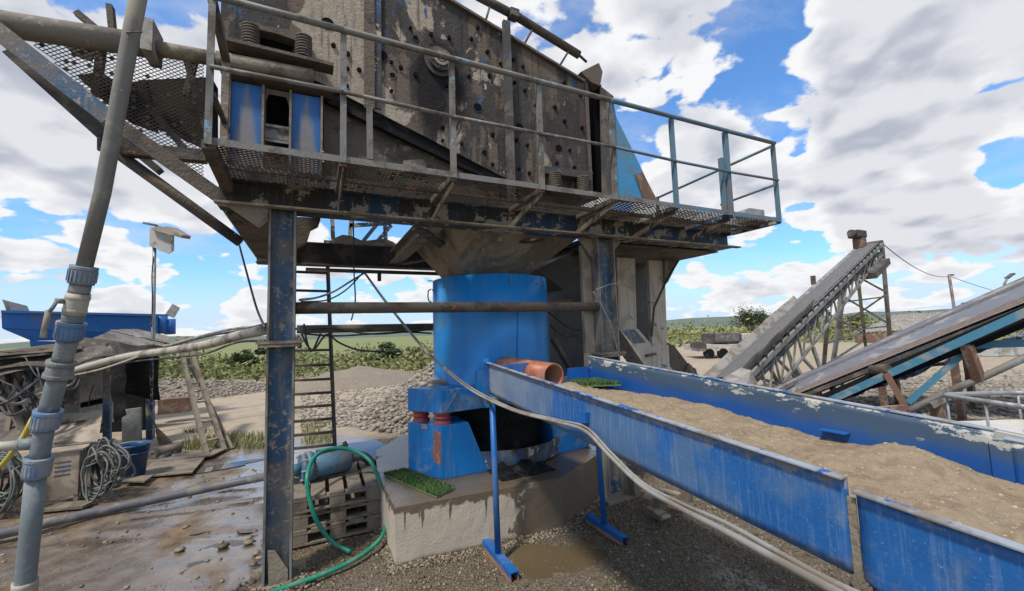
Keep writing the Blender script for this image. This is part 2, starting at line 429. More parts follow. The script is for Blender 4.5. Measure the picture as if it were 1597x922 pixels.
M['straw'] = worn('broom_bristles', (0.16, 0.115, 0.07), (0.07, 0.05, 0.035), 0.5, 30, None, rough=0.9, bump=.4)
M['white'] = worn('dirty_white_board', (0.46, 0.42, 0.37), (0.25, 0.21, 0.17), 0.4, 6, None, rough=0.7, bump=.1)
M['galv'] = worn('galvanised_tube', (0.27, 0.285, 0.295), (0.2, 0.19, 0.17), 0.45, 7, None, rough=0.5, metal=0.3, bump=.05)
M['belt'] = worn('grey_rubber_belt', (0.15, 0.152, 0.17), (0.26, 0.245, 0.23), 0.42, 2.2, None, rough=0.55, bump=.2)
M['conv_steel'] = worn('conveyor_grey_steel', (0.22, 0.22, 0.20), (0.12, 0.10, 0.08), 0.45, 2.5, None, rough=0.65, bump=.1)
M['conv_blue'] = worn('conveyor_teal_paint', (0.05, 0.18, 0.26), (0.2, 0.22, 0.21), 0.4, 3, RUST, 0.15, 10, 0.5, bump=.05)
M['rusty'] = worn('rusty_brown_steel', (0.16, 0.088, 0.058), (0.24, 0.19, 0.15), 0.4, 4, None, rough=0.8, bump=.2)
M['beltblue'] = worn('blue_liner', (0.035, 0.085, 0.24), (0.22, 0.22, 0.24), 0.5, 4, (0.012, 0.012, 0.014), 0.62, 5, 0.6, bump=0)
M['translucent'] = worn('cloudy_white_plastic', (0.55, 0.53, 0.48), (0.45, 0.37, 0.25), 0.45, 2, None, rough=0.35, bump=0)
M['cable'] = worn('black_cable', (0.03, 0.03, 0.03), (0.12, 0.11, 0.1), 0.4, 8, None, rough=0.6, bump=0)
M['dark_cloth'] = worn('black_wet_cloth', (0.006, 0.006, 0.007), (0.014, 0.012, 0.011), 0.3, 5, None, rough=0.42, bump=.5, bs=25, bd=.02, spec=.3)
# ---- special materials
def mat_ground():
    m_, t, b = pbsdf('wet_mud_gravel_ground')
    pos = t.node('ShaderNodeNewGeometry').outputs['Position']
    s_ = t.node('ShaderNodeSeparateXYZ'); t.l.new(pos, s_.inputs[0])
    x, y = s_.outputs[0], s_.outputs[1]
    wob = t.math('SUBTRACT', t.noise(pos, 1.3, 5, 0.6), 0.5)
    xw = t.math('ADD', x, t.math('MULTIPLY', wob, 1.3)); yw = t.math('ADD', y, t.math('MULTIPLY', wob, 2.2))
    n_f = t.noise(pos, 34, 6, 0.7); n_m = t.noise(pos, 5.0, 6, 0.65); n_b = t.noise(pos, 0.7, 4, 0.6)
    peb = t.voro(pos, 62); pebc = t.voro(pos, 62, 'F1', 'Color')
    # mud slab on the left
    mud = t.mix(t.step(n_m, .32, .68), (0.074, 0.050, 0.030), (0.20, 0.142, 0.088))
    mud = t.mix(t.math('MULTIPLY', t.step(n_f, .42, .62), .35), mud, (0.21, 0.165, 0.118))
    # gravel on the right
    grav = t.mix(t.step(n_f, .3, .7), (0.055, 0.042, 0.028), (0.20, 0.158, 0.103))
    grav = t.mix(0.4, grav, t.mix(pebc, (0.06, 0.047, 0.033), (0.27, 0.22, 0.15)))
    # pale sandy yard far off
    sand = t.mix(n_b, (0.27, 0.215, 0.15), (0.42, 0.345, 0.25))
    sand = t.mix(t.math('MULTIPLY', t.step(t.noise(pos, 2.4, 8, .7), .45, .6), .45), sand, (0.22, 0.185, 0.14))
    far_grass = t.mix(t.noise(pos, 0.12, 6, .7), (0.11, 0.145, 0.05), (0.24, 0.235, 0.10))
    f_g = t.math('MULTIPLY', t.step(xw, -0.35, 0.15), t.math('SUBTRACT', 1.0, t.step(yw, 5.2, 6.2)))
    col = t.mix(f_g, mud, grav)
    dist = t.math('ADD', t.math('MULTIPLY', x, 0.25), t.math('MULTIPLY', y, 0.95))
    f_s = t.step(t.math('ADD', dist, t.math('MULTIPLY', wob, 2.0)), 7.6, 9.4)
    f_sx = t.step(xw, 3.8, 5.2)
    f_s = t.math('MAXIMUM', f_s, f_sx)
    col = t.mix(f_s, col, sand)
    rad = t.vmath('LENGTH', pos)
    f_v = t.step(t.math('ADD', t.math('SUBTRACT', rad, t.math('MULTIPLY', t.step(x, 6, 13), 24.0)), t.math('MULTIPLY', t.noise(pos, .15, 4), 10.0)), 26, 33)
    col = t.mix(f_v, col, far_grass)
    # wet film on the slab
    wn = t.noise(t.mapping(pos, (0.4, 0, 0), (1.0, 0.6, 1), (0, 0, 0.5)), 0.9, 7, 0.62, 0.3)
    wn = t.math('ADD', wn, t.math('MULTIPLY', t.step(x, -2.2, -.5), .10))
    wet = t.math('MULTIPLY', t.step(wn, 0.465, 0.56), t.math('SUBTRACT', 1.0, t.math('MAXIMUM', f_s, f_g)))
    wetg = t.math('MULTIPLY', t.step(t.noise(pos, .8, 4), .5, .62), t.math('MULTIPLY', f_g, .4))
    wet = t.math('MAXIMUM', wet, wetg)
    col = t.mix(t.math('MULTIPLY', wet, 0.45), col, t.mix(1.0, col, (0.42, 0.38, 0.36), 'MULTIPLY'))
    t.put(b.inputs['Base Color'], col)
    t.put(b.inputs['Roughness'], t.math('ADD', t.math('SUBTRACT', 0.9, t.math('MULTIPLY', wet, 0.76)), t.math('MULTIPLY', t.math('SUBTRACT', n_m, .5), .3)))
    t.put(b.inputs['Specular IOR Level'], t.math('ADD', 0.25, t.math('MULTIPLY', wet, 0.75)))
    cw = t.math('MULTIPLY', wet, .95); t.put(b.inputs['Coat Weight'], cw); b.inputs['Coat Roughness'].default_value = .13; b.inputs['Coat IOR'].default_value = 1.6
    b2 = t.node('ShaderNodeBump'); b2.inputs['Distance'].default_value = .008; b2.inputs['Strength'].default_value = .5; t.put(b2.inputs['Height'], t.math('ADD', n_m, t.math('MULTIPLY', n_f, .5))); t.l.new(b2.outputs[0], b.inputs['Coat Normal'])
    hgt = t.math('ADD', t.math('MULTIPLY', n_f, 1.0), t.math('MULTIPLY', n_m, 1.6))
    hgt = t.math('SUBTRACT', hgt, t.math('MULTIPLY', peb, t.math('MULTIPLY', f_g, 1.6)))
    bn = t.node('ShaderNodeBump'); bn.inputs['Distance'].default_value = 0.014
    t.put(bn.inputs['Strength'], t.math('SUBTRACT', 0.95, t.math('MULTIPLY', wet, 0.72)))
    t.put(bn.inputs['Height'], hgt); t.l.new(bn.outputs[0], b.inputs['Normal'])
    return m_
def mat_concrete():
    m_, t, b = pbsdf('stained_concrete')
    pos = t.node('ShaderNodeNewGeometry').outputs['Position']
    s_ = t.node('ShaderNodeSeparateXYZ'); t.l.new(pos, s_.inputs[0]); x, y, z = s_.outputs
    n_m = t.noise(pos, 6, 7, .65); n_f = t.noise(pos, 60, 4, .6)
    col = t.mix(n_m, (0.36, 0.30, 0.225), (0.52, 0.45, 0.35))
    col = t.mix(t.math('MULTIPLY', n_f, .25), col, (0.22, .19, .15))
    # wet: the whole right end, run-down streaks below the lip, and the damp foot
    st = t.noise(t.mapping(pos, (0, 0, 0), (1, 0.3, 0.10)), 9.0, 4, .6)
    down = t.math('MULTIPLY', t.math('SUBTRACT', 0.47, z), 1.0)
    drip = t.step(t.math('SUBTRACT', st, t.math('MULTIPLY', down, 0.36)), 0.545, 0.57)
    lip = t.step(t.math('ADD', z, t.math('MULTIPLY', t.noise(pos, 14, 4), .12)), .455, .475)
    wet = t.math('MAXIMUM', t.math('MAXIMUM', drip, lip), t.step(t.math('ADD', x, t.math('MULTIPLY', t.math('SUBTRACT', n_m, .5), .8)), 1.70, 1.75))
    foot = t.math('SUBTRACT', 1.0, t.step(t.math('ADD', z, t.math('MULTIPLY', n_m, .1)), .05, .10))
    wet = t.math('MAXIMUM', wet, foot)
    topn = t.node('ShaderNodeNewGeometry').outputs['Normal']
    sn = t.node('ShaderNodeSeparateXYZ'); t.l.new(topn, sn.inputs[0])
    top = t.step(sn.outputs[2], .6, .8)
    wet = t.math('MAXIMUM', wet, t.math('MULTIPLY', top, t.step(t.noise(pos, 2.2, 5), .38, .5)))
    col = t.mix(t.math('MULTIPLY', wet, .92), col, t.mix(1.0, col, (0.22, 0.19, 0.155), 'MULTIPLY'))
    t.put(b.inputs['Base Color'], col)
    t.put(b.inputs['Roughness'], t.math('SUBTRACT', 0.9, t.math('MULTIPLY', wet, t.math('ADD', .35, t.math('MULTIPLY', top, .33)))))
    bn = t.node('ShaderNodeBump'); bn.inputs['Distance'].default_value = .01; bn.inputs['Strength'].default_value = .5
    t.put(bn.inputs['Height'], t.math('ADD', n_m, n_f)); t.l.new(bn.outputs[0], b.inputs['Normal'])
    return m_
def mat_plate():
    """screen side plate: tan crust, dark scale, blue flecks, oily run below the shaft bearing"""
    m_, t, b = pbsdf('crusted_screen_plate')
    pos = t.node('ShaderNodeNewGeometry').outputs['Position']
    s_ = t.node('ShaderNodeSeparateXYZ'); t.l.new(pos, s_.inputs[0]); x, y, z = s_.outputs
    wp = t.mapping(pos, (1.3, 0, 0.4), (1, 1, 0.72))
    n1 = t.math('ADD', t.noise(wp, 1.25, 9, .60, .35), t.math('MULTIPLY', t.math('SUBTRACT', 1.0, t.step(t.math('ABSOLUTE', t.math('SUBTRACT', x, 1.0)), .3, 1.5)), .055)); n2 = t.noise(t.mapping(pos, (5, 0, 2), (1, 1, .35)), 3.0, 7, .6, .3); n3 = t.noise(pos, 22, 6, .7)
    col = t.mix(n3, (0.030, 0.027, 0.026), (0.085, 0.074, 0.065))
    crust = t.mix(n3, (0.22, 0.178, 0.132), (0.44, 0.37, 0.285))
    f1 = t.step(n1, .545, .56)
    brown = t.mix(n3, (0.095, 0.072, 0.053), (0.165, 0.127, 0.094))
    col = t.mix(t.step(n2, .50, .54), col, brown)
    col = t.mix(f1, col, crust)
    fl = t.noise(t.mapping(pos, (9, 0, 5), (1.6, 1, .5)), 4.2, 8, .7)
    col = t.mix(t.step(fl, .605, .63), col, (0.045, 0.10, 0.19))
    col = t.mix(t.step(t.noise(t.mapping(pos, (3, 0, 8), (1.3, 1, .5)), 6, 8, .72), .655, .67), col, (0.50, 0.48, 0.44))
    dx = t.math('SUBTRACT', x, BEAR.x+.02); dz = t.math('SUBTRACT', z, BEAR.z-.33)
    rr = t.math('SQRT', t.math('ADD', t.math('MULTIPLY', t.math('MULTIPLY', dx, dx), 3.6), t.math('MULTIPLY', dz, dz)))
    oil = t.math('SUBTRACT', 1.0, t.step(t.math('ADD', rr, t.math('MULTIPLY', t.math('SUBTRACT', n1, .5), 1.1)), .44, .74))
    col = t.mix(t.math('MULTIPLY', oil, .93), col, (0.014, 0.013, 0.015))
    st_ = t.step(t.noise(t.mapping(pos, (2, 0, 0), (1, 1, .09)), 13, 5, .65), .50, .66)
    col = t.mix(t.math('MULTIPLY', st_, .6), col, (0.022, .019, .017))
    bl = t.math('MULTIPLY', t.step(t.noise(t.mapping(pos, (7, 0, 3), (1, 1, .7)), .9, 5, .6), .52, .60), t.step(x, 1.7, 2.4))
    col = t.mix(t.math('MULTIPLY', bl, .65), col, (0.035, .03, .027))
    t.put(b.inputs['Base Color'], col)
    t.put(b.inputs['Roughness'], t.math('SUBTRACT', .92, t.math('MULTIPLY', oil, .1))); t.put(b.inputs['Specular IOR Level'], t.math('SUBTRACT', .25, t.math('MULTIPLY', oil, .15)))
    bn = t.node('ShaderNodeBump'); bn.inputs['Distance'].default_value = .02; bn.inputs['Strength'].default_value = .7
    t.put(bn.inputs['Height'], t.math('ADD', t.math('MULTIPLY', f1, .5), t.math('ADD', n3, n1))); t.l.new(bn.outputs[0], b.inputs['Normal'])
    return m_
def mat_sluice_in():
    """inner face of the far sluice wall: blue below, dried mud film above, flaked rim"""
    m_, t, b = pbsdf('mud_filmed_blue_paint')
    pos = t.node('ShaderNodeNewGeometry').outputs['Position']
    s_ = t.node('ShaderNodeSeparateXYZ'); t.l.new(pos, s_.inputs[0]); x, y, z = s_.outputs
    rel = t.math('SUBTRACT', z, t.math('ADD', 1.37, t.math('MULTIPLY', y, .0685)))   # 0 at the rim, negative below
    n1 = t.noise(t.mapping(pos, (0, 0, 0), (1, .5, 1)), 3.2, 7, .62); n2 = t.noise(t.mapping(pos, (3, 1, 0), (1, .55, 1.2)), 11, 8, .72)
    col = t.mix(n1, (0.005, 0.055, 0.235), (0.009, 0.09, 0.32))
    film = t.step(t.math('ADD', rel, t.math('MULTIPLY', t.math('SUBTRACT', n1, .5), .22)), -.16, -.05)
    col = t.mix(t.math('MULTIPLY', film, .82), col, (0.055, 0.085, 0.10))
    gate = t.math('MULTIPLY', t.math('SUBTRACT', t.noise(t.mapping(pos, (2, 3, 0)), 1.1, 2), .5), .35)
    fl = t.math('MULTIPLY', t.step(t.math('ADD', t.math('ADD', n2, gate), t.math('MULTIPLY', rel, 1.0)), .535, .555), t.step(rel, -.13, -.06))
    col = t.mix(fl, col, (0.42, 0.41, 0.36))
    t.put(b.inputs['Base Color'], col); t.put(b.inputs['Roughness'], t.math('ADD', .42, t.math('MULTIPLY', film, .3)))
    return m_
def mat_two(name, c0, c1, scale, rough=.9, bump=.6, c2=None, bd=.02, detail=7):
    m_, t, b = pbsdf(name)
    pos = t.node('ShaderNodeNewGeometry').outputs['Position']
    n1 = t.noise(pos, scale, detail, .65, .2); n2 = t.noise(pos, scale*7, 5, .65)
    col = t.mix(n1, c0, c1)
    if c2: col = t.mix(t.step(t.noise(t.mapping(pos, (4, 2, 1)), scale*.35, 5, .6), .5, .62), col, c2)
    col = t.mix(t.math('MULTIPLY', n2, .4), col, t.mix(1.0, col, (.5, .48, .45), 'MULTIPLY'))
    t.put(b.inputs['Base Color'], col); b.inputs['Roughness'].default_value = rough
    b.inputs['Specular IOR Level'].default_value = .25
    bn = t.node('ShaderNodeBump'); bn.inputs['Distance'].default_value = bd; bn.inputs['Strength'].default_value = bump
    t.put(bn.inputs['Height'], t.math('ADD', n1, n2)); t.l.new(bn.outputs[0], b.inputs['Normal'])
    return m_
def mat_pieces(name, cols, rough=.85, spec=.25):
    """loose pieces: each island its own shade"""
    m_, t, b = pbsdf(name)
    g = t.node('ShaderNodeNewGeometry')
    cr = t.node('ShaderNodeValToRGB'); t.l.new(g.outputs['Random Per Island'], cr.inputs[0])
    e = cr.color_ramp.elements
    while len(e) < len(cols): e.new(0.5)
    for i, c in enumerate(cols): e[i].position = i/(len(cols)-1); e[i].color = c+(1,)
    n = t.noise(g.outputs['Position'], 30, 4)
    t.put(b.inputs['Base Color'], t.mix(t.math('MULTIPLY', n, .4), cr.outputs[0], t.mix(1.0, cr.outputs[0], (.5, .5, .5), 'MULTIPLY')))
    b.inputs['Roughness'].default_value = rough; b.inputs['Specular IOR Level'].default_value = spec
    return m_
BEAR = PY(685, 98, 4.3)
def mat_post():
    """blue screen posts with fan shaped dried mud runs"""
    m_, t, b = pbsdf('mud_run_blue_paint')
    pos = t.node('ShaderNodeNewGeometry').outputs['Position']
    s_ = t.node('ShaderNodeSeparateXYZ'); t.l.new(pos, s_.inputs[0]); x, y, z = s_.outputs
    n = t.noise(pos, 9, 7, .65); n2 = t.noise(t.mapping(pos, (0, 0, 0), (1, 1, .15)), 30, 4)
    col = t.mix(n, (0.006, 0.075, 0.24), (0.012, 0.125, 0.35))
    for c in (-.5535, -.0735):
        wid = t.math('ADD', .012, t.math('MULTIPLY', t.math('SUBTRACT', 4.16, z), .155))
        dx = t.math('ABSOLUTE', t.math('SUBTRACT', x, c))
        f = t.math('SUBTRACT', 1.0, t.step(t.math('ADD', t.math('SUBTRACT', dx, wid), t.math('MULTIPLY', t.math('SUBTRACT', n2, .5), .05)), -.035, .025))
        col = t.mix(t.math('MULTIPLY', f, .85), col, t.mix(n, (.13, .115, .095), (.24, .215, .175)))
    t.put(b.inputs['Base Color'], col); b.inputs['Roughness'].default_value = .55
    return m_
M['post_blue'] = mat_post()
M['ground'] = mat_ground(); M['conc'] = mat_concrete(); M['plate'] = mat_plate(); M['sluice_in'] = mat_sluice_in()
M['sand'] = mat_two('coarse_wet_sand', (0.22, 0.165, 0.10), (0.45, 0.35, 0.235), 22, .6, .9, (0.27, 0.20, 0.125), bd=.010)
M['pile'] = mat_two('gravel_bank', (0.17, 0.14, 0.105), (0.36, 0.30, 0.235), 6, .95, 1.0, bd=.03)
M['redpile'] = mat_two('reddish_gravel', (0.19, 0.135, 0.105), (0.36, 0.275, 0.22), 7, .95, 1.0, bd=.05)
M['beltload'] = mat_two('dark_wet_gravel', (0.09, 0.087, 0.09), (0.36, 0.345, 0.33), 16, .8, 1.0, bd=.05)
M['hill'] = mat_two('far_wooded_hill', (0.075, 0.105, 0.085), (0.17, 0.195, 0.145), .02, 1, 0)
M['pebble'] = mat_pieces('brown_pebbles', [(0.06, 0.044, 0.028), (0.155, 0.118, 0.074), (0.27, 0.215, 0.14), (0.09, 0.072, 0.052), (0.36, 0.295, 0.205)], .55, .4)
M['cobble'] = mat_pieces('tan_cobbles', [(0.17, 0.145, 0.115), (0.31, 0.265, 0.21), (0.22, 0.20, 0.17), (0.38, 0.335, 0.275), (0.12, 0.10, 0.08)])
M['leaf'] = mat_pieces('mixed_leaves', [(0.06, 0.085, 0.028), (0.15, 0.175, 0.06), (0.25, 0.245, 0.10), (0.10, 0.135, 0.045), (0.30, 0.26, 0.13)], .7)
M['leafdry'] = mat_pieces('dry_weeds', [(0.12, 0.15, 0.05), (0.24, 0.24, 0.095), (0.32, 0.28, 0.14), (0.15, 0.19, 0.06)], .8)
M['leafdark'] = mat_pieces('dark_leaves', [(0.022, 0.042, 0.014), (0.05, 0.08, 0.025), (0.035, 0.06, 0.02)], .7)
M['turf'] = mat_pieces('artificial_turf', [(0.025, 0.10, 0.02), (0.055, 0.17, 0.04), (0.11, 0.22, 0.07), (0.14, 0.115, 0.07), (0.02, 0.07, 0.02)], .6)
M['sandlump'] = mat_pieces('sand_clods', [(0.16, 0.125, 0.085), (0.42, 0.33, 0.225), (0.27, 0.21, 0.14), (0.47, 0.385, 0.28)], .95)
M['bark'] = worn('grey_bark', (0.11, 0.09, 0.07), None, rough=.9)
def water(name, c, rough):
    m_, t, b = pbsdf(name)
    pos = t.node('ShaderNodeNewGeometry').outputs['Position']
    t.put(b.inputs['Base Color'], t.mix(t.noise(pos, 2.5, 5), c, tuple(k*.6 for k in c)))
    b.inputs['Roughness'].default_value = rough; b.inputs['IOR'].default_value = 1.33
    bn = t.node('ShaderNodeBump'); bn.inputs['Strength'].default_value = .12; bn.inputs['Distance'].default_value = .01
    t.put(bn.inputs['Height'], t.noise(pos, 9, 2)); t.l.new(bn.outputs[0], b.inputs['Normal'])
    return m_
M['puddle'] = water('muddy_puddle_water', (0.125, 0.092, 0.05), .05)
M['pond'] = water('still_water', (0.075, 0.07, 0.06), .02)

# ------------------------------------------------------------------ ground, far land
def gh(x, y):
    """small unevenness of the yard, with old tyre ruts across the wet slab"""
    rut = 0.0
    if x < -.25:
        fd = min(1, (-.25-x)/.5)
        for (c_, sx_, sy_) in ((3.1, .42, .907), (4.35, .42, .907), (3.7, -.25, .968), (5.9, .10, .995)):
            d_ = x*sx_+y*sy_-c_+.10*noise.noise(V((x*.9, y*.9, c_)))
            if abs(d_) < .22:
                e_ = math.exp(-(d_/.085)**2); al = x*sy_-y*sx_
                rut += fd*(-.020*e_ + .010*math.exp(-((abs(d_)-.13)/.04)**2) + .004*e_*math.sin(al*60+(9 if d_ > 0 else -9)*d_))
    return rut + 0.020*noise.noise(V((x*1.1, y*1.1, .3))) + 0.010*noise.noise(V((x*3.7, y*3.7, 1.3))) + .004*noise.noise(V((x*11, y*11, 2.)))
def axis_pts(lo, hi, step, far):
    a = [lo+i*step for i in range(int((hi-lo)/step)+1)]; s_ = step; b = a[-1]; c = a[0]
    while b < far: s_ *= 1.35; b += s_; a.append(b)
    s_ = step; pre = []
    while c > -far: s_ *= 1.35; c -= s_; pre.append(c)
    return pre[::-1]+a
xs = axis_pts(-4.2, 5.0, .045, 1500); ys = axis_pts(.8, 10.0, .045, 1500)
g = MB()
vs = []
for y in ys:
    for x in xs:
        near = -5 < x < 6 and 0 < y < 11
        vs.append((x, y, gh(x, y)-.018 if near else -.018))
nx = len(xs)
g.add(vs, [(j*nx+i, j*nx+i+1, (j+1)*nx+i+1, (j+1)*nx+i) for j in range(len(ys)-1) for i in range(nx-1)], True)
build(g, 'ground', M['ground'], kind='structure', recalc=False)
def blobpoly(c, rx, ry, rot, k, z, wob=.25, n=40):
    mb = MB(); vs = [(c[0], c[1], z)]; sd = random.random()*50
    for i in range(n):
        a = 2*math.pi*i/n; q = 1+wob*noise.noise(V((math.cos(a)*1.7, math.sin(a)*1.7, sd)))*1.8
        x, y = rx*math.cos(a)*q, ry*math.sin(a)*q
        vs.append((c[0]+x*math.cos(rot)-y*math.sin(rot), c[1]+x*math.sin(rot)+y*math.cos(rot), z))
    mb.add(vs, [(0, i+1, (i+1) % n+1) for i in range(n)]); return mb
p = PZ(880, 868, 0); build(blobpoly((p.x, p.y), .44, .34, 0, 0, -.0135, .5), 'puddle', M['puddle'], kind='structure')
p = PZ(600, 698, 0); build(blobpoly((p.x+.1, p.y), 1.0, .75, .2, 0, .006, .2), 'puddle', M['pond'], kind='structure')
p = PZ(250, 745, 0); build(blobpoly((p.x+.2, p.y+.2), .8, .22, .1, 0, -.012, .4), 'puddle', M['pond'], kind='structure')
p = PZ(300, 870, 0); build(blobpoly((p.x, p.y), .38, .2, .5, 0, -.022, .5), 'puddle', M['pond'], kind='structure')
p = PZ(380, 800, 0); build(blobpoly((p.x, p.y), .45, .30, .9, 0, -.020, .5), 'puddle', M['pond'], kind='structure')

# far hills: ridges with real depth
def ridge(name, px0, px1, dist, prof, depth):
    mb = MB(); n = 60
    def fn(u, w):
        px = px0+(px1-px0)*u
        hor = 517-.0316*(px-798)
        base = PD(px, hor, dist*(1+depth*(abs(w-.5)*2)*(1 if w > .5 else -.6)))
        hh = prof(u)*dist/FPX*max(0, 1-abs(w-.5)*2)**.8*(1+.15*noise.noise(V((u*30, w*4, dist))))
        return (base.x, base.y, hh-.5)
    mb.grid(fn, n, 8); build(mb, name, M['hill'], kind='structure')
ridge('hills', -500, 900, 700, lambda u: 9+7*noise.noise(V((u*5, 1, 0)))+3*noise.noise(V((u*14, 4, 0))), .5)
ridge('hills', 850, 2400, 620, lambda u: 13+8*noise.noise(V((u*6+2.2, 3, 0)))+3*noise.noise(V((u*17, 4, 0))), .5)

# ------------------------------------------------------------------ vegetation
def weeds(n, place, size, hmax, mat, name='weeds', narrow=.4):
    mb = MB()
    for i in range(n):
        c = place()
        if c is None: continue
        x, y, h_ = c
        mb.leaf((x, y, random.random()**1.3*h_*hmax), size*random.uniform(.6, 1.4), narrow=narrow)
    return build(mb, name, mat, kind='stuff', recalc=False)
def band(px0, px1, d0, d1, fh):
    def place():
        px = random.uniform(px0, px1); dd = d0+(d1-d0)*random.random()
        q = PD(px, 530, dd); w_ = noise.noise(V((q.x*.35, q.y*.35, 5)))
        if w_ < -.38: return None
        return q.x, q.y, max(.12, fh*(.55+1.0*w_))
    return place
weeds(16000, band(-250, 780, 19, 36, 1.0), .14, 1.3, M['leaf'])
weeds(9000, band(-250, 780, 20, 40, 1.0), .15, 1.3, M['leafdry'])
weeds(9000, band(1000, 1750, 38, 75, 1.6), .26, 1.5, M['leafdry'])
weeds(4500, band(1000, 1750, 45, 85, 2.0), .3, 1.5, M['leaf'])
def grass_tuft(px0, px1, py0, py1, n, hmax, mat):
    mb = MB()
    for i in range(n):
        q = PZ(random.uniform(px0, px1), random.uniform(py0, py1), 0)
        if noise.noise(V((q.x*.8, q.y*.8, 9))) < -.1: continue
        h_ = hmax*random.uniform(.4, 1); a = random.random()*6.28; w_ = .010
        dx, dy = math.cos(a)*w_, math.sin(a)*w_; lx, ly = random.gauss(0, .4)*h_, random.gauss(0, .4)*h_
        mb.add([(q.x-dx, q.y-dy, -.03), (q.x+dx, q.y+dy, -.03), (q.x+lx, q.y+ly, h_)], [(0, 1, 2)])
    build(mb, 'grass', mat, kind='stuff', recalc=False)
grass_tuft(285, 412, 672, 700, 1300, .15, M['leafdry'])
grass_tuft(470, 520, 655, 690, 600, .13, M['leafdry'])
def bush(px, py, dist, rx, rz, n, mat, label, leaf=.12, name='bush', cat='bush'):
    c = PD(px, py, dist); root = thing(name, label, cat, (c.x, c.y, 0))
    tr = MB()
    for k in range(7):
        a = random.random()*6.28; e = V((c.x+math.cos(a)*rx*.55, c.y+math.sin(a)*rx*.55, rz*random.uniform(.7, 1.3)))
        tr.tube([(c.x, c.y, -.05), V((c.x, c.y, 0)).lerp(e, .5)+V((0, 0, .15*rz)), e], [.06*rz, .04*rz, .015*rz], 5)
    build(tr, 'stem', M['bark'], root)
    mb = MB(); cl = [(random.gauss(0, .45)*rx, random.gauss(0, .45)*rx, rz*random.uniform(.35, 1.5), random.uniform(.25, .5)) for k in range(16)]
    for i in range(n):
        a = random.choice(cl); v = V((random.gauss(0, 1), random.gauss(0, 1), random.gauss(0, .8))).normalized()*a[3]*random.random()**.4
        mb.leaf((c.x+a[0]+v.x*rx, c.y+a[1]+v.y*rx, max(.05, a[2]+v.z*rz)), leaf*random.uniform(.6, 1.3))
    build(mb, 'foliage', mat, root, recalc=False)
bush(590, 530, 26, 1.15, .8, 2600, M['leafdark'], 'dark green round bush seen behind the black ladder and the cross pipe')
bush(385, 540, 27, .8, .75, 1100, M['leafdark'], 'small dark bush between the hanging hoses and the gravel bank left of the steel pillar')
bush(655, 535, 30, 1.0, .6, 900, M['leaf'], 'low green bush just left of the blue drum, in front of the hills')
bush(1335, 505, 52, 2.2, 1.6, 2200, M['leaf'], 'rounded green bush behind the legs of the tall conveyor', .16)
bush(1255, 515, 60, 3.0, 1.2, 1500, M['leaf'], 'green bush behind the middle of the tall conveyor', .22)
def bare_tree(px, dist, hgt, label):
    c = PD(px, 510, dist); root = thing('sparse_tree', label, 'tree', (c.x, c.y, 0)); tr = MB(); lf = MB()
    tr.tube([(c.x, c.y, -.1), (c.x+.1, c.y, hgt*.25), (c.x, c.y+.1, hgt*.42)], [.16, .12, .09], 6)
    def grow(p, d_, L, r_, lev):
        q = p+d_*L; tr.tube([p, p.lerp(q, .5)+V((random.gauss(0, .05)*L, random.gauss(0, .05)*L, 0)), q], [r_, r_*.8, r_*.55], 4, False)
        if lev == 0:
            for k in range(7): lf.leaf(q+V((random.gauss(0, .3), random.gauss(0, .3), random.gauss(0, .3))), .11)
            return
        for k in range(random.choice((3, 4))):
            dn = (d_+V((random.gauss(0, .55), random.gauss(0, .55), random.gauss(.1, .35)))).normalized()
            grow(q, dn, L*random.uniform(.55, .8), r_*.6, lev-1)
    for k in range(6):
        a = k*1.05+random.random()*.5; grow(V((c.x, c.y, hgt*random.uniform(.22, .42))), V((math.cos(a)*.7, math.sin(a)*.7, .9)).normalized(), hgt*.22, .06, 3)
    build(tr, 'trunk', M['bark'], root, recalc=False); build(lf, 'crown', M['leafdark'], root, recalc=False)
bare_tree(1173, 40, 3.4, 'thin sparse tree standing behind the parked truck, left of the tall conveyor')

# ------------------------------------------------------------------ gravel banks and piles
def mound(name, cx, cy, rx, ry, hgt, mat, rot=0, n=44, kind='structure', pw=1.3, **kw):
    mb = MB()
    def fn(u, w):
        r_ = u; a = w*2*math.pi
        x, y = rx*r_*math.cos(a), ry*r_*math.sin(a)
        X_, Y_ = cx+x*math.cos(rot)-y*math.sin(rot), cy+x*math.sin(rot)+y*math.cos(rot)
        k = max(0, 1-r_**pw)
        return (X_, Y_, -.06+hgt*k*(1+.25*noise.noise(V((X_*1.3, Y_*1.3, 2))))+.05*k*noise.noise(V((X_*4, Y_*4, 2))))
    mb.grid(fn, n//2, n); return fn, build(mb, name, mat, kind=kind, **kw)
def stones_on(fn, n, r0, r1, name, mat, umax=1.0):
    mb = MB()
    for i in range(n):
        q = V(fn(umax*math.sqrt(random.random()), random.random()))
        r_ = random.uniform(r0, r1)*random.uniform(.6, 1.2)
        mb.stone(q+V((0, 0, r_*.25)), r_, .65)
    build(mb, name, mat, kind='stuff', recalc=False)
q = PD(725, 600, 10.2); fn, o = mound('gravel_pile', q.x, q.y, 2.6, 1.9, 1.5, M['pile'])
stones_on(fn, 5200, .018, .075, 'cobbles', M['cobble'])
q = PD(215, 640, 14); fn, o = mound('gravel_bank', q.x, q.y, 4.6, 2.2, .72, M['pile'], .3)
stones_on(fn, 4200, .022, .065, 'cobbles', M['cobble'])
q = PD(560, 560, 17); fn, o = mound('earth_bank', q.x, q.y, 3.2, 1.8, .75, M['pile'], .2)
q = PZ(1440, 620, 0); fn, o = mound('gravel_bed', q.x+1.2, q.y, 4.5, 2.6, .12, M['pile'], .2)
stones_on(fn, 2400, .03, .07, 'cobbles', M['cobble'])
mb = MB()
for i in range(1800):
    q = PZ(random.uniform(1290, 1640), random.uniform(575, 690), 0)
    mb.stone(q+V((0, 0, -.005)), random.uniform(.02, .05), .6)
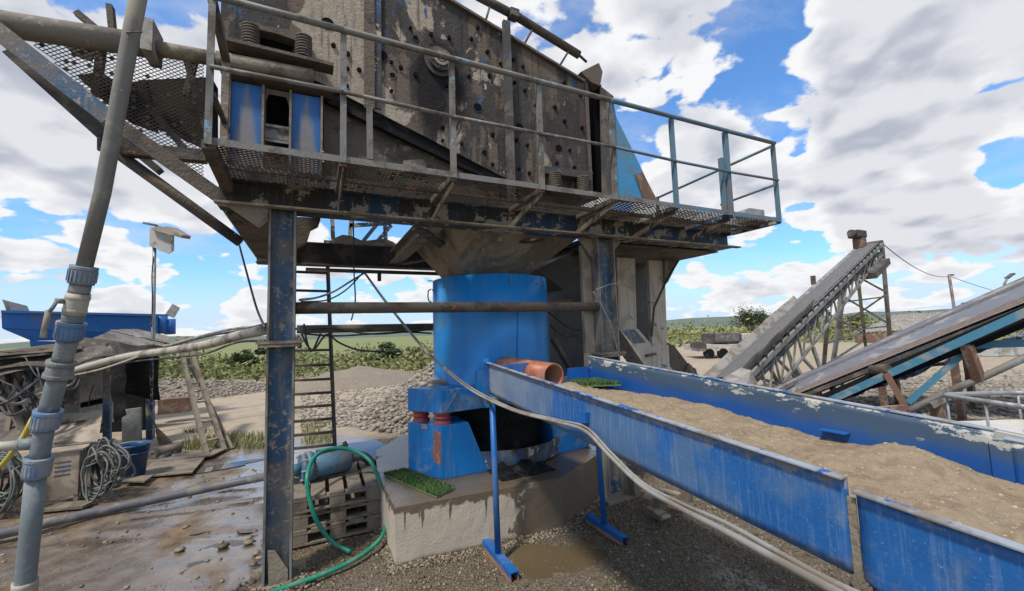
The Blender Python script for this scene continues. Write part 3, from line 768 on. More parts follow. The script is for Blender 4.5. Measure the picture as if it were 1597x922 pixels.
for i in range(1200):
    q = PZ(random.uniform(470, 640), random.uniform(600, 665), 0)
    mb.stone(q+V((0, 0, -.005)), random.uniform(.02, .06), .6)
build(mb, 'cobbles', M['cobble'], kind='stuff', recalc=False)
# pebbles of the dark gravel in front
PLINTH = [(.63, 3.70), (2.2, 3.60), (2.95, 4.03), (3.35, 5.0), (2.9, 6.2), (1.2, 6.3), (.72, 5.6), (.62, 4.66)]
def inpoly(x, y, P):
    c = False; j = len(P)-1
    for i in range(len(P)):
        if (P[i][1] > y) != (P[j][1] > y) and x < (P[j][0]-P[i][0])*(y-P[i][1])/(P[j][1]-P[i][1])+P[i][0]: c = not c
        j = i
    return c
mb = MB(); OCT = [(1, 0, 0), (0, 1, 0), (-1, 0, 0), (0, -1, 0), (0, 0, 1), (0, 0, -1)]
OF = [(0, 1, 4), (1, 2, 4), (2, 3, 4), (3, 0, 4), (1, 0, 5), (2, 1, 5), (3, 2, 5), (0, 3, 5)]
pc = PZ(880, 868, 0)
for i in range(42000):
    x, y = random.uniform(-.35, 4.6), random.uniform(.9, 5.2)
    if inpoly(x, y, PLINTH) or x < -.1+.25*noise.noise(V((y*1.5, x, 0))) and random.random() < .8: continue
    if ((x-pc.x)/.42)**2+((y-pc.y)/.33)**2 < 1.1+.5*noise.noise(V((x*3, y*3, 0))) and random.random() < .90: continue
    r_ = random.uniform(.005, .0115) if random.random() < .93 else random.uniform(.012, .022)
    a = random.random()*3.14; ca, sa = math.cos(a)*r_, math.sin(a)*r_; k = random.uniform(.6, 1); z = gh(x, y)-.018+r_*.2
    mb.add([(x+ox*ca-oy*sa*k, y+ox*sa+oy*ca*k, z+oz*r_*.7) for ox, oy, oz in OCT], OF, True)
build(mb, 'gravel', M['pebble'], kind='stuff', recalc=False)
# scattered stones and mud clods on the wet slab
mb = MB()
for i in range(2600):
    x, y = random.uniform(-3.5, -.3), random.uniform(2.2, 7.5)
    if noise.noise(V((x*.9, y*.9, 4))) < -.05 and i > 300: continue
    r_ = random.uniform(.003, .009) if i > 200 else random.uniform(.008, .022)
    mb.stone((x, y, gh(x, y)-.018+r_*.2), r_, .6)
for i in range(2600):
    k_ = random.choice((0, 0, 0, 1, 7)); (xa, ya), (xb, yb) = PLINTH[k_], PLINTH[(k_+1) % 8]; u_ = random.random(); d_ = abs(random.gauss(0, .045))
    x, y = xa+(xb-xa)*u_, ya+(yb-ya)*u_; L_ = math.hypot(1.9-x, 4.9-y); x -= (1.9-x)/L_*d_; y -= (4.9-y)/L_*d_
    r_ = random.uniform(.006, .016); mb.stone((x, y, gh(x, y)-.012+max(0, .035-d_*.5)*random.random()), r_, .7)
for i in range(500):
    a_ = random.random()*6.28; d_ = .13+abs(random.gauss(0, .06)); x, y = -.235+math.cos(a_)*d_*1.2, 3.93+math.sin(a_)*d_
    mb.stone((x, y, gh(x, y)-.01+max(0, .05-(d_-.13)*.4)*random.random()), random.uniform(.008, .026), .6)
for px, py in ((390, 838), (398, 828), (388, 845), (345, 846), (348, 852), (290, 822), (280, 857), (405, 870), (395, 880), (400, 862)):
    q = PZ(px, py, 0); mb.stone(q, random.uniform(.025, .06), .4)
build(mb, 'mud_clods', M['pebble'], kind='stuff', recalc=False)
# ================================================================== steel platform
M['caked'] = mat_two('caked_dark_mud', (0.014, 0.010, 0.007), (0.075, 0.056, 0.038), 18, .95, 1.0, bd=.04)
M['hose_tan2'] = worn('mud_dusted_pipe', (0.20, 0.175, 0.135), (0.10, 0.085, 0.065), .45, 2.5, (0.28, 0.25, 0.2), .3, 8, .8, bump=.25)
plat = thing('steel_platform', 'grimy blue steel platform on four pillars with walkway and handrail above the blue drum', 'platform', (2.3, 5.2, 0))
def P_(mb, name, mat, **kw): return build(mb, name, mat, plat, **kw)
Zb, Zt = 2.98, 3.20            # lower and upper face of the main beams
# --- pillars (H sections: flanges left and right, web facing the yard)
def pillar(x0, x1, y0, y1, splice, z0=-.05):
    t = .016
    mb = MB()
    mb.box(x0+t+.001, x1-t-.001, (y0+y1)/2-.03, (y0+y1)/2-.018, z0, Zb-.002)
    p = P_(mb, 'pillar', M['pillar'])
    f = MB(); f.box(x0, x0+t, y0, y1, z0, Zb-.002); f.box(x1-t, x1, y0, y1, z0, Zb-.002)
    build(f, 'flange', M['pillar_edge'], p)
    s_ = MB()
    s_.box(x0-.07, x1+.06, y0-.05, y1+.05, splice, splice+.022); s_.box(x0-.05, x1+.04, y0-.045, y1+.045, splice-.026, splice-.003)
    build(s_, 'splice_plate', M['tan_steel'], p)
    b_ = MB(); b_.box(x0-.1, x1+.1, y0-.1, y1+.1, -.04, .012); build(b_, 'base_plate', M['tan_steel'], p)
    bolts = MB()
    for xx in (x0-.045, x1+.035):
        for yy in (y0-.03, y1+.03): bolts.tube([(xx, yy, splice-.045), (xx, yy, splice+.04)], .013, 6)
    build(bolts, 'bolt', M['brown_steel'], p)
    return p
pl = pillar(-.335, -.135, 3.88, 4.10, 1.86)
g_ = MB(); g_.prism([(-.29, 3.875, .0), (-.16, 3.875, .0), (-.16, 3.875, .10), (-.25, 3.875, .26), (-.30, 3.875, .27)], (0, .02, 0))
build(g_, 'gusset', M['tan_steel'], pl)
pr = pillar(3.02, 3.27, 3.93, 4.14, 1.60)
build(MB().prism([(3.018, 4.0, 2.975), (2.80, 4.0, 2.975), (3.018, 4.0, 2.70)], (0, .03, 0)), 'gusset', M['tan_steel'], pr); build(MB().prism([(3.272, 4.0, 2.975), (3.45, 4.0, 2.975), (3.272, 4.0, 2.80)], (0, .03, 0)), 'gusset', M['tan_steel'], pr)
tf = MB(); tf.box(2.88, 3.012, 4.06, 4.11, 1.45, 2.9); build(tf, 'stiffener', M['cabinet'], pr)
pillar(-.42, -.22, 6.45, 6.65, 1.9); pillar(3.3, 3.5, 6.45, 6.65, 1.7)
# --- main beams
mb = MB().ibeam((-.70, 3.98, (Zb+Zt)/2), (5.36, 3.98, (Zb+Zt)/2), .22, Zt-Zb, .014); P_(mb, 'front_beam', M['plat_blue'])
mb = MB(); mb.box(-.70, 5.40, 3.80, 3.868, Zb-.012, Zb+.004); P_(mb, 'beam_flange', M['tan_steel'])
mb = MB().ibeam((-.70, 6.55, (Zb+Zt)/2), (5.36, 6.55, (Zb+Zt)/2), .2, Zt-Zb+.1, .014); P_(mb, 'rear_beam', M['dark_steel'])
mb = MB().bar((-.1, 6.5, 2.86), (3.3, 6.5, 2.86), .05, .05); P_(mb, 'hanger_rail', M['dark_steel'])
for x in (.9, 2.1): P_(MB().bar((x, 6.5, 2.84), (x, 6.5, 2.72), .05, .05), 'hanger', M['dark_steel'])
mb = MB(); mb.box(-.69, -.33, 4.10, 6.44, Zb, Zb+.02); mb.box(-.69, -.66, 4.10, 6.44, Zb+.021, Zt+.08); mb.box(-.36, -.33, 4.10, 6.44, Zb+.021, Zt+.08)
P_(mb, 'side_beam', M['tan_steel'])
mb = MB().prism([(-.68, 3.86, 3.0), (-.34, 3.86, 3.0), (-.34, 3.86, 2.86), (-.40, 3.86, 2.80)], (0, .02, 0)); P_(mb, 'knee_plate', M['tan_steel'])
mb = MB(); mb.prism([(-.66, 4.1, 2.975), (-.345, 4.1, 2.975), (-.345, 4.7, 2.975), (-.345, 6.3, 2.975), (-.66, 6.3, 2.975)], (0, 0, -.02)); P_(mb, 'bottom_plate', M['brown_steel'])
mb = MB().ibeam((5.25, 4.10, 3.07), (5.25, 6.44, 3.07), .2, .18, .014); P_(mb, 'side_beam', M['tan_steel'])
P_(MB().ibeam((1.12, 4.10, 3.07), (1.12, 6.44, 3.07), .17, .18, .012), 'cross_beam', M['tan_steel'])
P_(MB().bar((.95, 4.15, 2.965), (2.40, 6.40, 2.965), .12, .02), 'diagonal_brace', M['dark_steel'])
P_(MB().bar((2.40, 4.15, 2.96), (1.2, 6.3, 2.96), .1, .02), 'diagonal_brace', M['dark_steel'])
P_(MB().ibeam((3.6, 4.10, 3.08), (3.6, 6.44, 3.08), .17, .18, .012), 'cross_beam', M['dark_steel'])
P_(MB().prism([(3.4, 4.13, 2.972), (5.35, 4.13, 2.972), (5.35, 5.3, 2.972), (4.2, 5.6, 2.972)], (0, 0, -.015)), 'bottom_plate', M['brown_steel'])
P_(MB().prism([(3.5, 3.99, 3.19), (5.25, 3.99, 3.19), (5.25, 6.4, 3.19), (3.5, 6.4, 3.19)], (0, 0, .012)), 'deck_plate', M['dark_steel'])
# --- cross pipe between the pillars, in front of the drum, and the rail behind it
P_(MB().tube([(-.137, 3.99, 2.155), (3.02, 3.99, 2.16)], .052, 14), 'cross_pipe', M['brown_steel'])
P_(MB().tube([(-.2, 6.5, 2.02), (3.3, 6.5, 2.0)], .06, 10), 'rear_cross_pipe', M['brown_steel'])
# --- walkway
Y0, Y1, ZF = 3.20, 3.86, 3.185
def mesh_panel(o, eu, ev, lu, lv, du, dv, name, mat, parent, clog=.12, th=.003, keep=None):
    """expanded metal: zig-zag strands as thin tilted strips, some diamonds clogged with mud"""
    o, eu, ev = V(o), V(eu).normalized(), V(ev).normalized(); nn = eu.cross(ev)
    mb = MB(); nu, nv = int(lu/du), int(lv/dv)
    w1 = ev*th+nn*th*.55; w2 = ev*th-nn*th*.55
    def at(u, v): return o+eu*u+ev*v
    for j in range(nv+1):
        for i in range(nu):
            u0 = i*du; s_ = 1 if (i+j) % 2 == 0 else -1
            a = at(u0, j*dv+s_*dv*.0); 
            for (ua, va, ub, vb) in ((u0, j*dv, u0+du/2, j*dv+dv/2), (u0+du/2, j*dv+dv/2, u0+du, j*dv), (u0, j*dv, u0+du/2, j*dv-dv/2), (u0+du/2, j*dv-dv/2, u0+du, j*dv)):
                if va > lv+1e-6 or vb > lv+1e-6 or va < -1e-6 or vb < -1e-6: continue
                if keep and not keep(ua, va): continue
                p, q = at(ua, va), at(ub, vb)
                mb.add([p-w1, q-w1, q+w1, p+w1], [(0, 1, 2, 3)])
                mb.add([p-w2, q-w2, q+w2, p+w2], [(0, 1, 2, 3)])
            if random.random() < clog*(1+2.5*noise.noise(at(u0, j*dv)*2.2)) and j*dv+dv/2 < lv and j > 0 and (not keep or keep(u0, j*dv)):
                c = at(u0+du/2, j*dv); mb.add([c-eu*du/2, c-ev*dv/2, c+eu*du/2, c+ev*dv/2], [(0, 1, 2, 3)])
    return build(mb, name, mat, parent, kind='stuff', recalc=False)
posts = [-.625, .19, 1.035, 1.87, 2.71, 3.54, 4.41, 5.31]
for a, b in zip(posts[:-1], posts[1:]):
    k = .13 if a < 2.5 else .42
    mesh_panel((a+.02, Y0+.03, ZF), (1, 0, 0), (0, 1, 0), b-a-.04, Y1-Y0-.02, .056, .042, 'walkway_mesh', M['mesh'], plat, clog=k, th=.0042)
for i, (a, b) in enumerate(zip(posts[:-1], posts[1:])):
    q = MB().bar((a+.012, Y0, 3.200), (b-.012, Y0, 3.200), .008, .048); P_(q, 'kick_plate', M['rail_grey'] if i < 5 else M['rail_blue'])
P_(MB().bar((posts[0], Y0+.34, ZF-.022), (posts[-1], Y0+.34, ZF-.022), .04, .03), 'stringer', M['brown_steel'])
for i, x in enumerate(posts):
    mt = M['rail_grey'] if i < 5 else M['rail_blue']
    q = MB(); w = .042 if i != 6 else .06
    q.box(x-w/2, x+w/2, Y0-.022, Y0-.014, 3.17, 4.18); q.box(x-w/2, x-w/2+.008, Y0-.0135, Y0+.02, 3.17, 4.18)
    P_(q, 'handrail_post', mt)
    br = MB().bar((x, Y0+.0, 3.175), (x, Y1, 3.175), .05, .05) if i else MB().bar((x, Y0+.0, 3.175), (x, Y1+.2, 3.10), .08, .06)
    P_(br, 'bracket', M['brown_steel'] if i < 5 else M['plat_blue'])
    if 0 < i < 7:
        P_(MB().bar((x, Y0+.02, 3.145), (x, Y1+.06, 2.995), .055, .012, (1, 0, 0)), 'strut', M['tan_steel'] if i < 5 else M['brown_steel'])
for i, (a, b) in enumerate(zip(posts[:-1], posts[1:])):
    mt = M['rail_grey'] if i < 4 else M['rail_blue']
    P_(MB().tube([(a, Y0-.03, 4.19), (b, Y0-.03, 4.19)], .024, 8, cap=i in (0, 6)), 'top_rail', mt)
    P_(MB().tube([(a, Y0-.035, 3.69+.012*math.sin(i*2)), (b, Y0-.035, 3.69+.012*math.sin(i*2+2))], .015, 6), 'mid_rail', mt)
# right end rail and floor edge
P_(MB().tube([(5.31, Y0, 4.17), (5.31, 5.2, 4.10)], .020, 8), 'top_rail', M['rail_blue'])
P_(MB().tube([(5.31, Y0, 3.66), (5.31, 4.0, 3.63)], .017, 8), 'mid_rail', M['rail_blue'])
P_(MB().bar((5.325, Y0, 3.19), (5.325, 5.2, 3.19), .06, .06), 'floor_edge', M['brown_steel'])
P_(MB().bar((5.31, 5.2, 3.16), (5.31, 5.2, 4.12), .045, .045), 'handrail_post', M['rail_blue'])
P_(MB().bar((-.62, 3.862, 3.222), (5.3, 3.862, 3.222), .012, .07), 'toe_plate', M['dark_steel'])
# wide teal post beside the second last one
P_(MB().bar((4.33, Y0+.02, 3.2), (4.33, Y0+.02, 3.86), .055, .03), 'handrail_post', M['rail_blue'])
# left end rail
P_(MB().bar((-.63, Y0, 4.19), PX(353, 96, -.63), .05, .05), 'top_rail', M['dark_steel'])
q = PX(353, 96, -.63); P_(MB().bar(q, (q.x, q.y, 3.2), .05, .05), 'handrail_post', M['tan_steel'])
P_(MB().bar((-.62, Y0+.05, 3.55), PX(356, 205, -.63), .03, .03), 'end_brace', M['brown_steel'])
# --- overhead supports for the screen: tan pipe beam on two blue posts
Ys = 4.20
P_(MB().tube([PY(338, 93, Ys), PY(489, 121, Ys)], .072, 14), 'spring_beam', M['tan_steel'])
P_(MB().bar(PY(345, 112, Ys)+V((0, .02, 0)), PY(520, 144, Ys)+V((0, .02, 0)), .14, .05), 'spring_beam_flange', M['brown_steel'])
for (xa, xb) in ((-.672, -.435), (-.195, .048)):
    f = MB(); f.box(xa, xb, 4.235, 4.25, Zt, 4.20); o = P_(f, 'screen_post', M['post_blue'])
    f = MB(); f.box(xa-.02, xa-.001, 4.19, 4.40, Zt, 4.20); f.box(xb+.001, xb+.02, 4.19, 4.40, Zt, 4.20); build(f, 'flange', M['tan_steel'], o)
for (za, zb, ya) in ((PY(430, 199, 4.24).z, PY(430, 195, 4.24).z, 4.24), (PY(430, 217, 4.26).z, PY(430, 199, 4.26).z, 4.26), (PY(430, 222, 4.24).z, PY(430, 218, 4.24).z, 4.24)): P_(MB().box(-.413, -.217, ya, ya+.01, za, zb), 'tie_plate', M['rail_grey'])
P_(MB().prism([(-.413, 4.245, 4.2), (-.217, 4.245, 4.2), (-.217, 4.245, 4.06), (-.245, 4.245, 4.15), (-.385, 4.245, 4.15), (-.413, 4.245, 4.06)], (0, .01, 0)), 'gusset', M['tan_steel'])
f = MB(); f.box(-.75, .05, 4.9, 4.92, 3.2, 4.5); P_(f, 'dark_backing', M['shade_and_black']); P_(MB().box(-.66, 3.3, 4.70, 4.72, 3.2, 3.75), 'dark_backing', M['dark_steel'])  # dark sheets standing in for the dim inside behind posts and mesh
# post behind the rail, under the screen, and its tall neighbour
P_(MB().bar(PY(576, 166, 4.0), PY(577, 250, 4.0), .06, .05), 'short_post', M['rail_grey'])

# ================================================================== feed side wing (left): pipe, braces, mesh guard
wing = thing('feed_wing', 'cantilevered mesh sided feed wing with tan pipe and blue diagonal beam at the top left', 'gantry', PY(200, 240, 4.25))
def W_(mb, name, mat, **kw): return build(mb, name, mat, wing, **kw)
Yw = 4.22
W_(MB().tube([PY(-260, -16, Yw), PY(0, 37, Yw), PY(232, 72, Yw)], .092, 14), 'feed_pipe', M['hose_tan2'])
W_(MB().tube([PY(245, 76, Yw), PY(335, 92, Yw)], .062, 14), 'feed_pipe', M['tan_steel'])
a = PY(238, 62, Yw); W_(MB().box(a.x-.04, a.x+.035, Yw-.13, Yw+.13, a.z-.17, a.z+.10), 'pipe_flange', M['sheet'])
a = PY(226, 58, Yw); W_(MB().box(a.x-.05, a.x+.0, Yw-.1, Yw+.1, a.z-.12, a.z+.14), 'pipe_flange', M['dark_steel'])
W_(MB().bar(PY(-40, 20, 4.1), PY(172, 186, 4.1), .05, .12), 'diagonal_beam', M['pillar'])
W_(MB().bar(PY(172, 186, 4.1), PY(392, 342, 4.1), .05, .11), 'diagonal_beam', M['brown_steel'])
W_(MB().bar(PY(20, 82, 4.45), PY(163, 212, 4.45), .10, .10), 'lower_beam', M['dark_steel'])
W_(MB().bar(PY(40, 96, 4.9), PY(250, 268, 4.9), .10, .06), 'lower_beam', M['dark_steel'])
W_(MB().bar(PY(155, 215, 4.3), PY(155, 235, 4.3), .03, .02, (1, 0, 0)), 'lug', M['dark_steel'])
W_(MB().bar(PY(188, 233, 4.3), PY(322, 245, 4.3), .09, .10), 'floor_beam', M['brown_steel'])
W_(MB().tube([PY(182, 238, 4.35), PY(375, 378, 4.35)], .045, 8), 'brace', M['brown_steel'])
W_(MB().bar(PY(305, 90, 4.5), PY(290, 150, 4.5), .05, .05), 'guard_post', M['dark_steel'])
W_(MB().bar(PY(175, 66, 4.32), PY(120, 20, 4.32), .05, .05), 'guard_post', M['brown_steel'])
W_(MB().bar(PY(172, 10, 4.35), PY(176, 50, 4.35), .07, .04), 'guard_post', M['brown_steel'])
W_(MB().bar(PY(290, 90, 4.4), PY(330, 230, 4.4), .07, .05), 'guard_post', M['dark_steel'])
W_(MB().bar(PY(235, 170, 4.45), PY(290, 235, 4.45), .14, .05), 'guard_post', M['brown_steel'])
W_(MB().bar(PY(160, 60, 4.4), PY(150, 150, 4.4), .06, .05), 'guard_post', M['brown_steel'])
tl, tr_, bl = PY(45, 50, 4.3), PY(322, 92, 4.3), PY(322, 250, 4.3)
ex = tr_.x-tl.x; zt_ = tr_.z; sl = (tl.z-PY(330, 302, 4.3).z)/(PY(330, 302, 4.3).x-PY(45, 60, 4.3).x)
def keepf(u, v):
    x = u; drop = zt_-v
    z_beam = PY(45, 60, 4.3).z - sl*x
    return zt_-v > z_beam-.02
mesh_panel((tl.x, 4.3, zt_), (1, 0, 0), (0, 0.12, -1), ex, 1.05, .046, .031, 'guard_mesh', M['mesh'], wing, clog=.09, th=.0034, keep=keepf)
W_(MB().prism([PY(215, 125, 4.62), PY(330, 120, 4.62), PY(330, 232, 4.62), PY(250, 195, 4.62), PY(205, 180, 4.62)], (0, .3, .05)), 'feed_chute', M['caked'])
W_(MB().prism([PY(120, 118, 4.5), PY(150, 112, 4.5), PY(182, 126, 4.5), PY(230, 128, 4.5), PY(245, 205, 4.5), PY(200, 188, 4.5), PY(165, 160, 4.5)], (0, .05, 0)), 'rubber_flap', M['caked'])
W_(MB().prism([PY(95, 60, 4.4), PY(150, 75, 4.4), PY(142, 95, 4.4), PY(112, 84, 4.4)], (0, .02, 0)), 'rubber_flap', M['dark_steel'])

# ================================================================== vibrating screen
scr = thing('vibrating_screen', 'mud crusted vibrating screen with spring mounts on top of the blue steel platform', 'screening machine', (1.2, 5.1, 3.66))
def S_(mb, name, mat, par=None, **kw): return build(mb, name, mat, par or scr, **kw)
Yp = 4.3
poly = [(-.78, 6.33), (1.645, 5.61), (3.21, 5.145), (3.22, 3.68), (2.12, 3.66), (.05, 4.395), (-.78, 4.58)]
sp = S_(MB().prism([(x, Yp, z) for x, z in poly], (0, .02, 0)), 'side_plate', M['plate'])
S_(MB().prism([(x, 5.9, z) for x, z in poly], (0, .02, 0)), 'side_plate', M['plate'])
S_(MB().prism([(-.74, Yp+.021, 4.60), (.06, Yp+.021, 4.42), (2.1, Yp+.021, 3.69), (3.2, Yp+.021, 3.72), (3.2, Yp+.021, 3.9), (-.74, Yp+.021, 5.0)], (0, 1.57, 0)), 'screen_deck', M['shade_and_black'])
S_(MB().prism([(-.74, Yp+.021, 6.2), (3.0, Yp+.021, 5.1), (3.0, Yp+.021, 5.02), (-.74, Yp+.021, 6.0)], (0, 1.57, 0)), 'screen_deck', M['dark_steel'])
# rim angle along the upper edge and the black skirt along the lower edge
S_(MB().bar((-.78, Yp-.02, 6.33), (3.2, Yp-.02, 5.155), .05, .03), 'rim_angle', M['brown_steel'])
S_(MB().prism([(0.02, Yp+.03, 4.41), (2.12, Yp+.03, 3.67), (2.14, Yp+.03, 3.61), (1.55, Yp+.03, 3.74), (.0, Yp+.03, 4.26)], (0, .05, 0)), 'rubber_skirt', M['black'])
# vertical stiffeners
a, b = PY(789, 20, 4.24), PY(797, 308, 4.24); S_(MB().bar((a.x, 4.245, 5.62), (a.x, 4.245, b.z-.12), .05, .09), 'stiffener', M['dark_steel'])
a, b = PY(584, 30, 4.26), PY(584, 155, 4.26); S_(MB().box(a.x-.10, a.x-.0, 4.26, 4.297, b.z-.1, 5.9), 'stiffener', M['brown_steel'])
S_(MB().box(a.x+.001, a.x+.07, 4.275, 4.297, b.z-.08, 5.9), 'stiffener', M['plat_blue'])
# bearing
bc = PY(685, 98, Yp); f = MB()
f.tube([(bc.x, Yp-.004, bc.z), (bc.x, Yp-.03, bc.z)], .17, 28); f.tube([(bc.x, Yp-.031, bc.z), (bc.x, Yp-.08, bc.z)], .125, 24)
bo = S_(f, 'bearing_housing', M['dark_steel'])
f = MB(); f.shell((bc.x, Yp-.081, bc.z), (bc.x, Yp-.105, bc.z), .085, .055, 20); f.shell((bc.x, Yp-.081, bc.z), (bc.x, Yp-.10, bc.z), .04, .018, 14); build(f, 'bearing_cover', M['sheet'], bo)
for k in range(6):
    an = k*1.047+.3; build(MB().tube([(bc.x+.105*math.cos(an), Yp-.08, bc.z+.105*math.sin(an)), (bc.x+.105*math.cos(an), Yp-.095, bc.z+.105*math.sin(an))], .013, 6), 'bolt', M['brown_steel'], bo)
for px, py, r_ in ((596, 87, .055), (745, 168, .05), (810, 199, .05), (871, 232, .05), (511, 37, .06), (612, 118, .03), (648, 60, .03)):
    c = PY(px, py, Yp); f = MB().shell((c.x, Yp-.002, c.z), (c.x, Yp-.007, c.z), r_+.008, r_, 20); o = S_(f, 'hole_rim', M['plate'])
    build(MB().tube([(c.x, Yp-.001, c.z), (c.x, Yp-.004, c.z)], r_, 20), 'hole_shade_disc', M['shade_and_black'], o)  # black disc on the plate paints the dark of an open hole
for px, py in ((760, 82), (763, 119), (731, 120), (800, 94), (815, 105), (802, 130), (818, 142), (865, 168), (768, 211), (805, 219), (822, 227), (907, 200), (768, 257), (809, 264), (825, 271), (752, 190), (755, 238), (610, 98), (588, 121), (648, 118), (625, 107), (610, 143), (697, 135), (520, 72), (542, 85), (541, 135), (542, 108), (840, 262), (868, 255), (895, 262), (880, 190), (835, 165), (780, 100), (720, 225), (690, 200), (690, 220), (700, 60), (735, 62), (745, 45), (672, 55), (640, 45), (880, 130), (560, 110), (905, 150), (888, 235), (850, 210)):
    c = PY(px, py, Yp); s_ = random.uniform(.018, .028)
    S_(MB().tube([(c.x, Yp-.001, c.z), (c.x, Yp-.022, c.z)], s_, 6, smooth=False), 'bolt', M['shade_and_black'])
# springs and their brackets
def spring(px, py0, py1, y, par, rad=.072):
    a, b = PY(px, py0, y), PY(px, py1, y); n = 8*16; h_ = a.z-b.z; pts = []
    for i in range(n+1): an = 2*math.pi*i/16; pts.append((b.x+rad*math.cos(an), y+rad*math.sin(an), b.z+h_*i/n))
    build(MB().tube(pts, .0115, 6), 'spring', M['brown_steel'], par)
br = S_(MB().prism([PY(372, 36, 4.16), PY(400, 36, 4.16), PY(455, 48, 4.16), PY(486, 60, 4.16), PY(486, 66, 4.16), PY(460, 62, 4.16), PY(430, 52, 4.16), PY(404, 46, 4.16), PY(376, 44, 4.16)], (0, .13, 0)), 'spring_bracket', M['brown_steel'])
spring(390, 42, 77, 4.19, scr, .066); spring(473, 59, 93, 4.19, scr, .066)
S_(MB().bar(PY(352, 68, 4.18)+V((0, 0, .0)), PY(520, 108, 4.18), .16, .03), 'spring_seat', M['brown_steel'])
S_(MB().prism([PY(405, 52, 4.28), PY(455, 60, 4.28), PY(455, 90, 4.28), PY(408, 82, 4.28)], (0, .012, 0)), 'recess_shade', M['shade_and_black'])  # flat near-black plate, the shade of a recess painted on
S_(MB().prism([PY(845, 258, 4.2), PY(925, 268, 4.2), PY(922, 282, 4.2), PY(900, 276, 4.2), PY(870, 272, 4.2), PY(848, 270, 4.2)], (0, .09, 0)), 'spring_bracket', M['dark_steel'])
spring(866, 271, 294, 4.20, scr, .07); spring(910, 277, 300, 4.20, scr, .07)
# discharge end: channel, dark slot, guard plates
S_(MB().box(3.225, 3.27, 4.29, 4.34, 3.6, 5.30), 'end_channel', M['brown_steel'])
S_(MB().prism([PY(906, 112, 4.25), PY(934, 98, 4.25), PY(940, 112, 4.25), PY(936, 134, 4.25), PY(922, 128, 4.25)], (0, .14, 0)), 'end_bracket', M['brown_steel'])
S_(MB().prism([PY(925, 132, 4.40), PY(938, 132, 4.40), PY(941, 305, 4.40), PY(930, 305, 4.40)], (0, 1.4, 0)), 'slot_shade_block', M['shade_and_black'])  # solid block, its near-black colour stands for the shade inside the slot
dch = thing('discharge_hood', 'blue triangular discharge hood with brown patch at the lower end of the screen', 'hood', (3.6, 4.8, 3.2))
build(MB().prism([PY(936, 134, 4.33), PY(957, 150, 4.33), PY(962, 306, 4.33), PY(940, 304, 4.33)], (0, .02, 0)), 'hood_plate', M['dark_steel'], dch)
build(MB().prism([PY(955, 152, 4.36), PY(961, 182, 4.36), PY(1000, 262, 4.36), PY(1026, 318, 4.36), PY(966, 312, 4.36)], (0, .06, 0)), 'hood_side', worn('sun_faded_blue_paint', (0.045, 0.25, 0.46), (0.10, 0.2, 0.28), .3, 2, RUST, .16, 12, .5), dch)
build(MB().prism([PY(990, 272, 4.345), PY(1002, 268, 4.345), PY(1027, 316, 4.345), PY(1006, 316, 4.345)], (0, .012, 0)), 'patch_plate', M['rusty'], dch)
# spray pipe over the upper edge
spy = thing('spray_pipe', 'dirty spray pipe on thin rods above the sloping top edge of the screen', 'pipe', PY(850, 60, 4.5))
build(MB().tube([PY(700, -30, 4.45), PY(806, 26, 4.45), PY(903, 86, 4.45)], .055, 12), 'pipe', M['brown_steel'], spy)
build(MB().tube([PY(903, 86, 4.45), PY(915, 97, 4.45)], .018, 6), 'nozzle', M['dark_steel'], spy)
for (a, b) in (((832, 43), (817, 70)), ((888, 78), (872, 104)), ((764, 10), (757, 34))): build(MB().tube([PY(*a, 4.45), PY(*b, 4.36)], .014, 6), 'rod', M['dark_steel'], spy)
build(MB().box(*(lambda c: (c.x-.06, c.x+.06, 4.38, 4.5, c.z-.05, c.z+.05))(PY(800, 24, 4.45))), 'clamp', M['dark_steel'], spy)
# a stone block left on the walkway end
c = PY(1172, 338, 3.5); o = build(MB().box(c.x-.14, c.x+.16, 3.42, 3.62, 3.222, 3.40), 'block', M['panelgrey'], label='grey stone block lying on the walkway end beside the teal handrail post', cat='block', bevel=.012)

# ================================================================== chutes below the screen
hop = thing('underflow_hopper', 'tan mud coated hopper narrowing down above the blue drum', 'hopper', (2.0, 5.0, 2.62))
def frustum(mb, c0, a0, b0, z0, c1, a1, b1, z1):
    vs = [(c0[0]+sx*a0, c0[1]+sy*b0, z0) for sx, sy in ((-1, -1), (1, -1), (1, 1), (-1, 1))]+[(c1[0]+sx*a1, c1[1]+sy*b1, z1) for sx, sy in ((-1, -1), (1, -1), (1, 1), (-1, 1))]
    return mb.add(vs, [(3, 2, 1, 0), (4, 5, 6, 7), (0, 1, 5, 4), (1, 2, 6, 5), (2, 3, 7, 6), (3, 0, 4, 7)])
hm = worn('mud_coated_hopper', (0.29, 0.235, 0.16), (0.15, 0.122, 0.088), .5, 2.2, (0.36, 0.32, 0.26), .2, 9, .9, bump=.3)
build(frustum(MB(), (2.05, 5.1), .42, .4, 2.60, (2.24, 5.1), .98, .95, 3.22), 'hopper_body', hm, hop)
build(MB().box(1.60, 2.44, 4.73, 5.47, 2.54, 2.598), 'hopper_neck', M['brown_steel'], hop)
build(MB().prism([PY(505, 160, 4.42), PY(800, 268, 4.42), PY(800, 325, 4.42), PY(505, 290, 4.42)], (0, .02, 0)), 'catch_wall', worn('muddy_brown_wall', (0.12, 0.098, 0.07), (0.06, 0.05, 0.038), .5, 2, (0.24, 0.2, 0.145), .32, 5, .9, bump=.3), hop)
build(MB().prism([PY(630, 250, 4.40), PY(662, 248, 4.40), PY(668, 268, 4.40), PY(625, 268, 4.40)], (0, .018, 0)), 'mud_patch', M['tan_steel'], hop)
build(MB().bar(PY(500, 240, 4.35), PY(575, 258, 4.35), .03, .04), 'catch_rib', M['tan_steel'], hop)
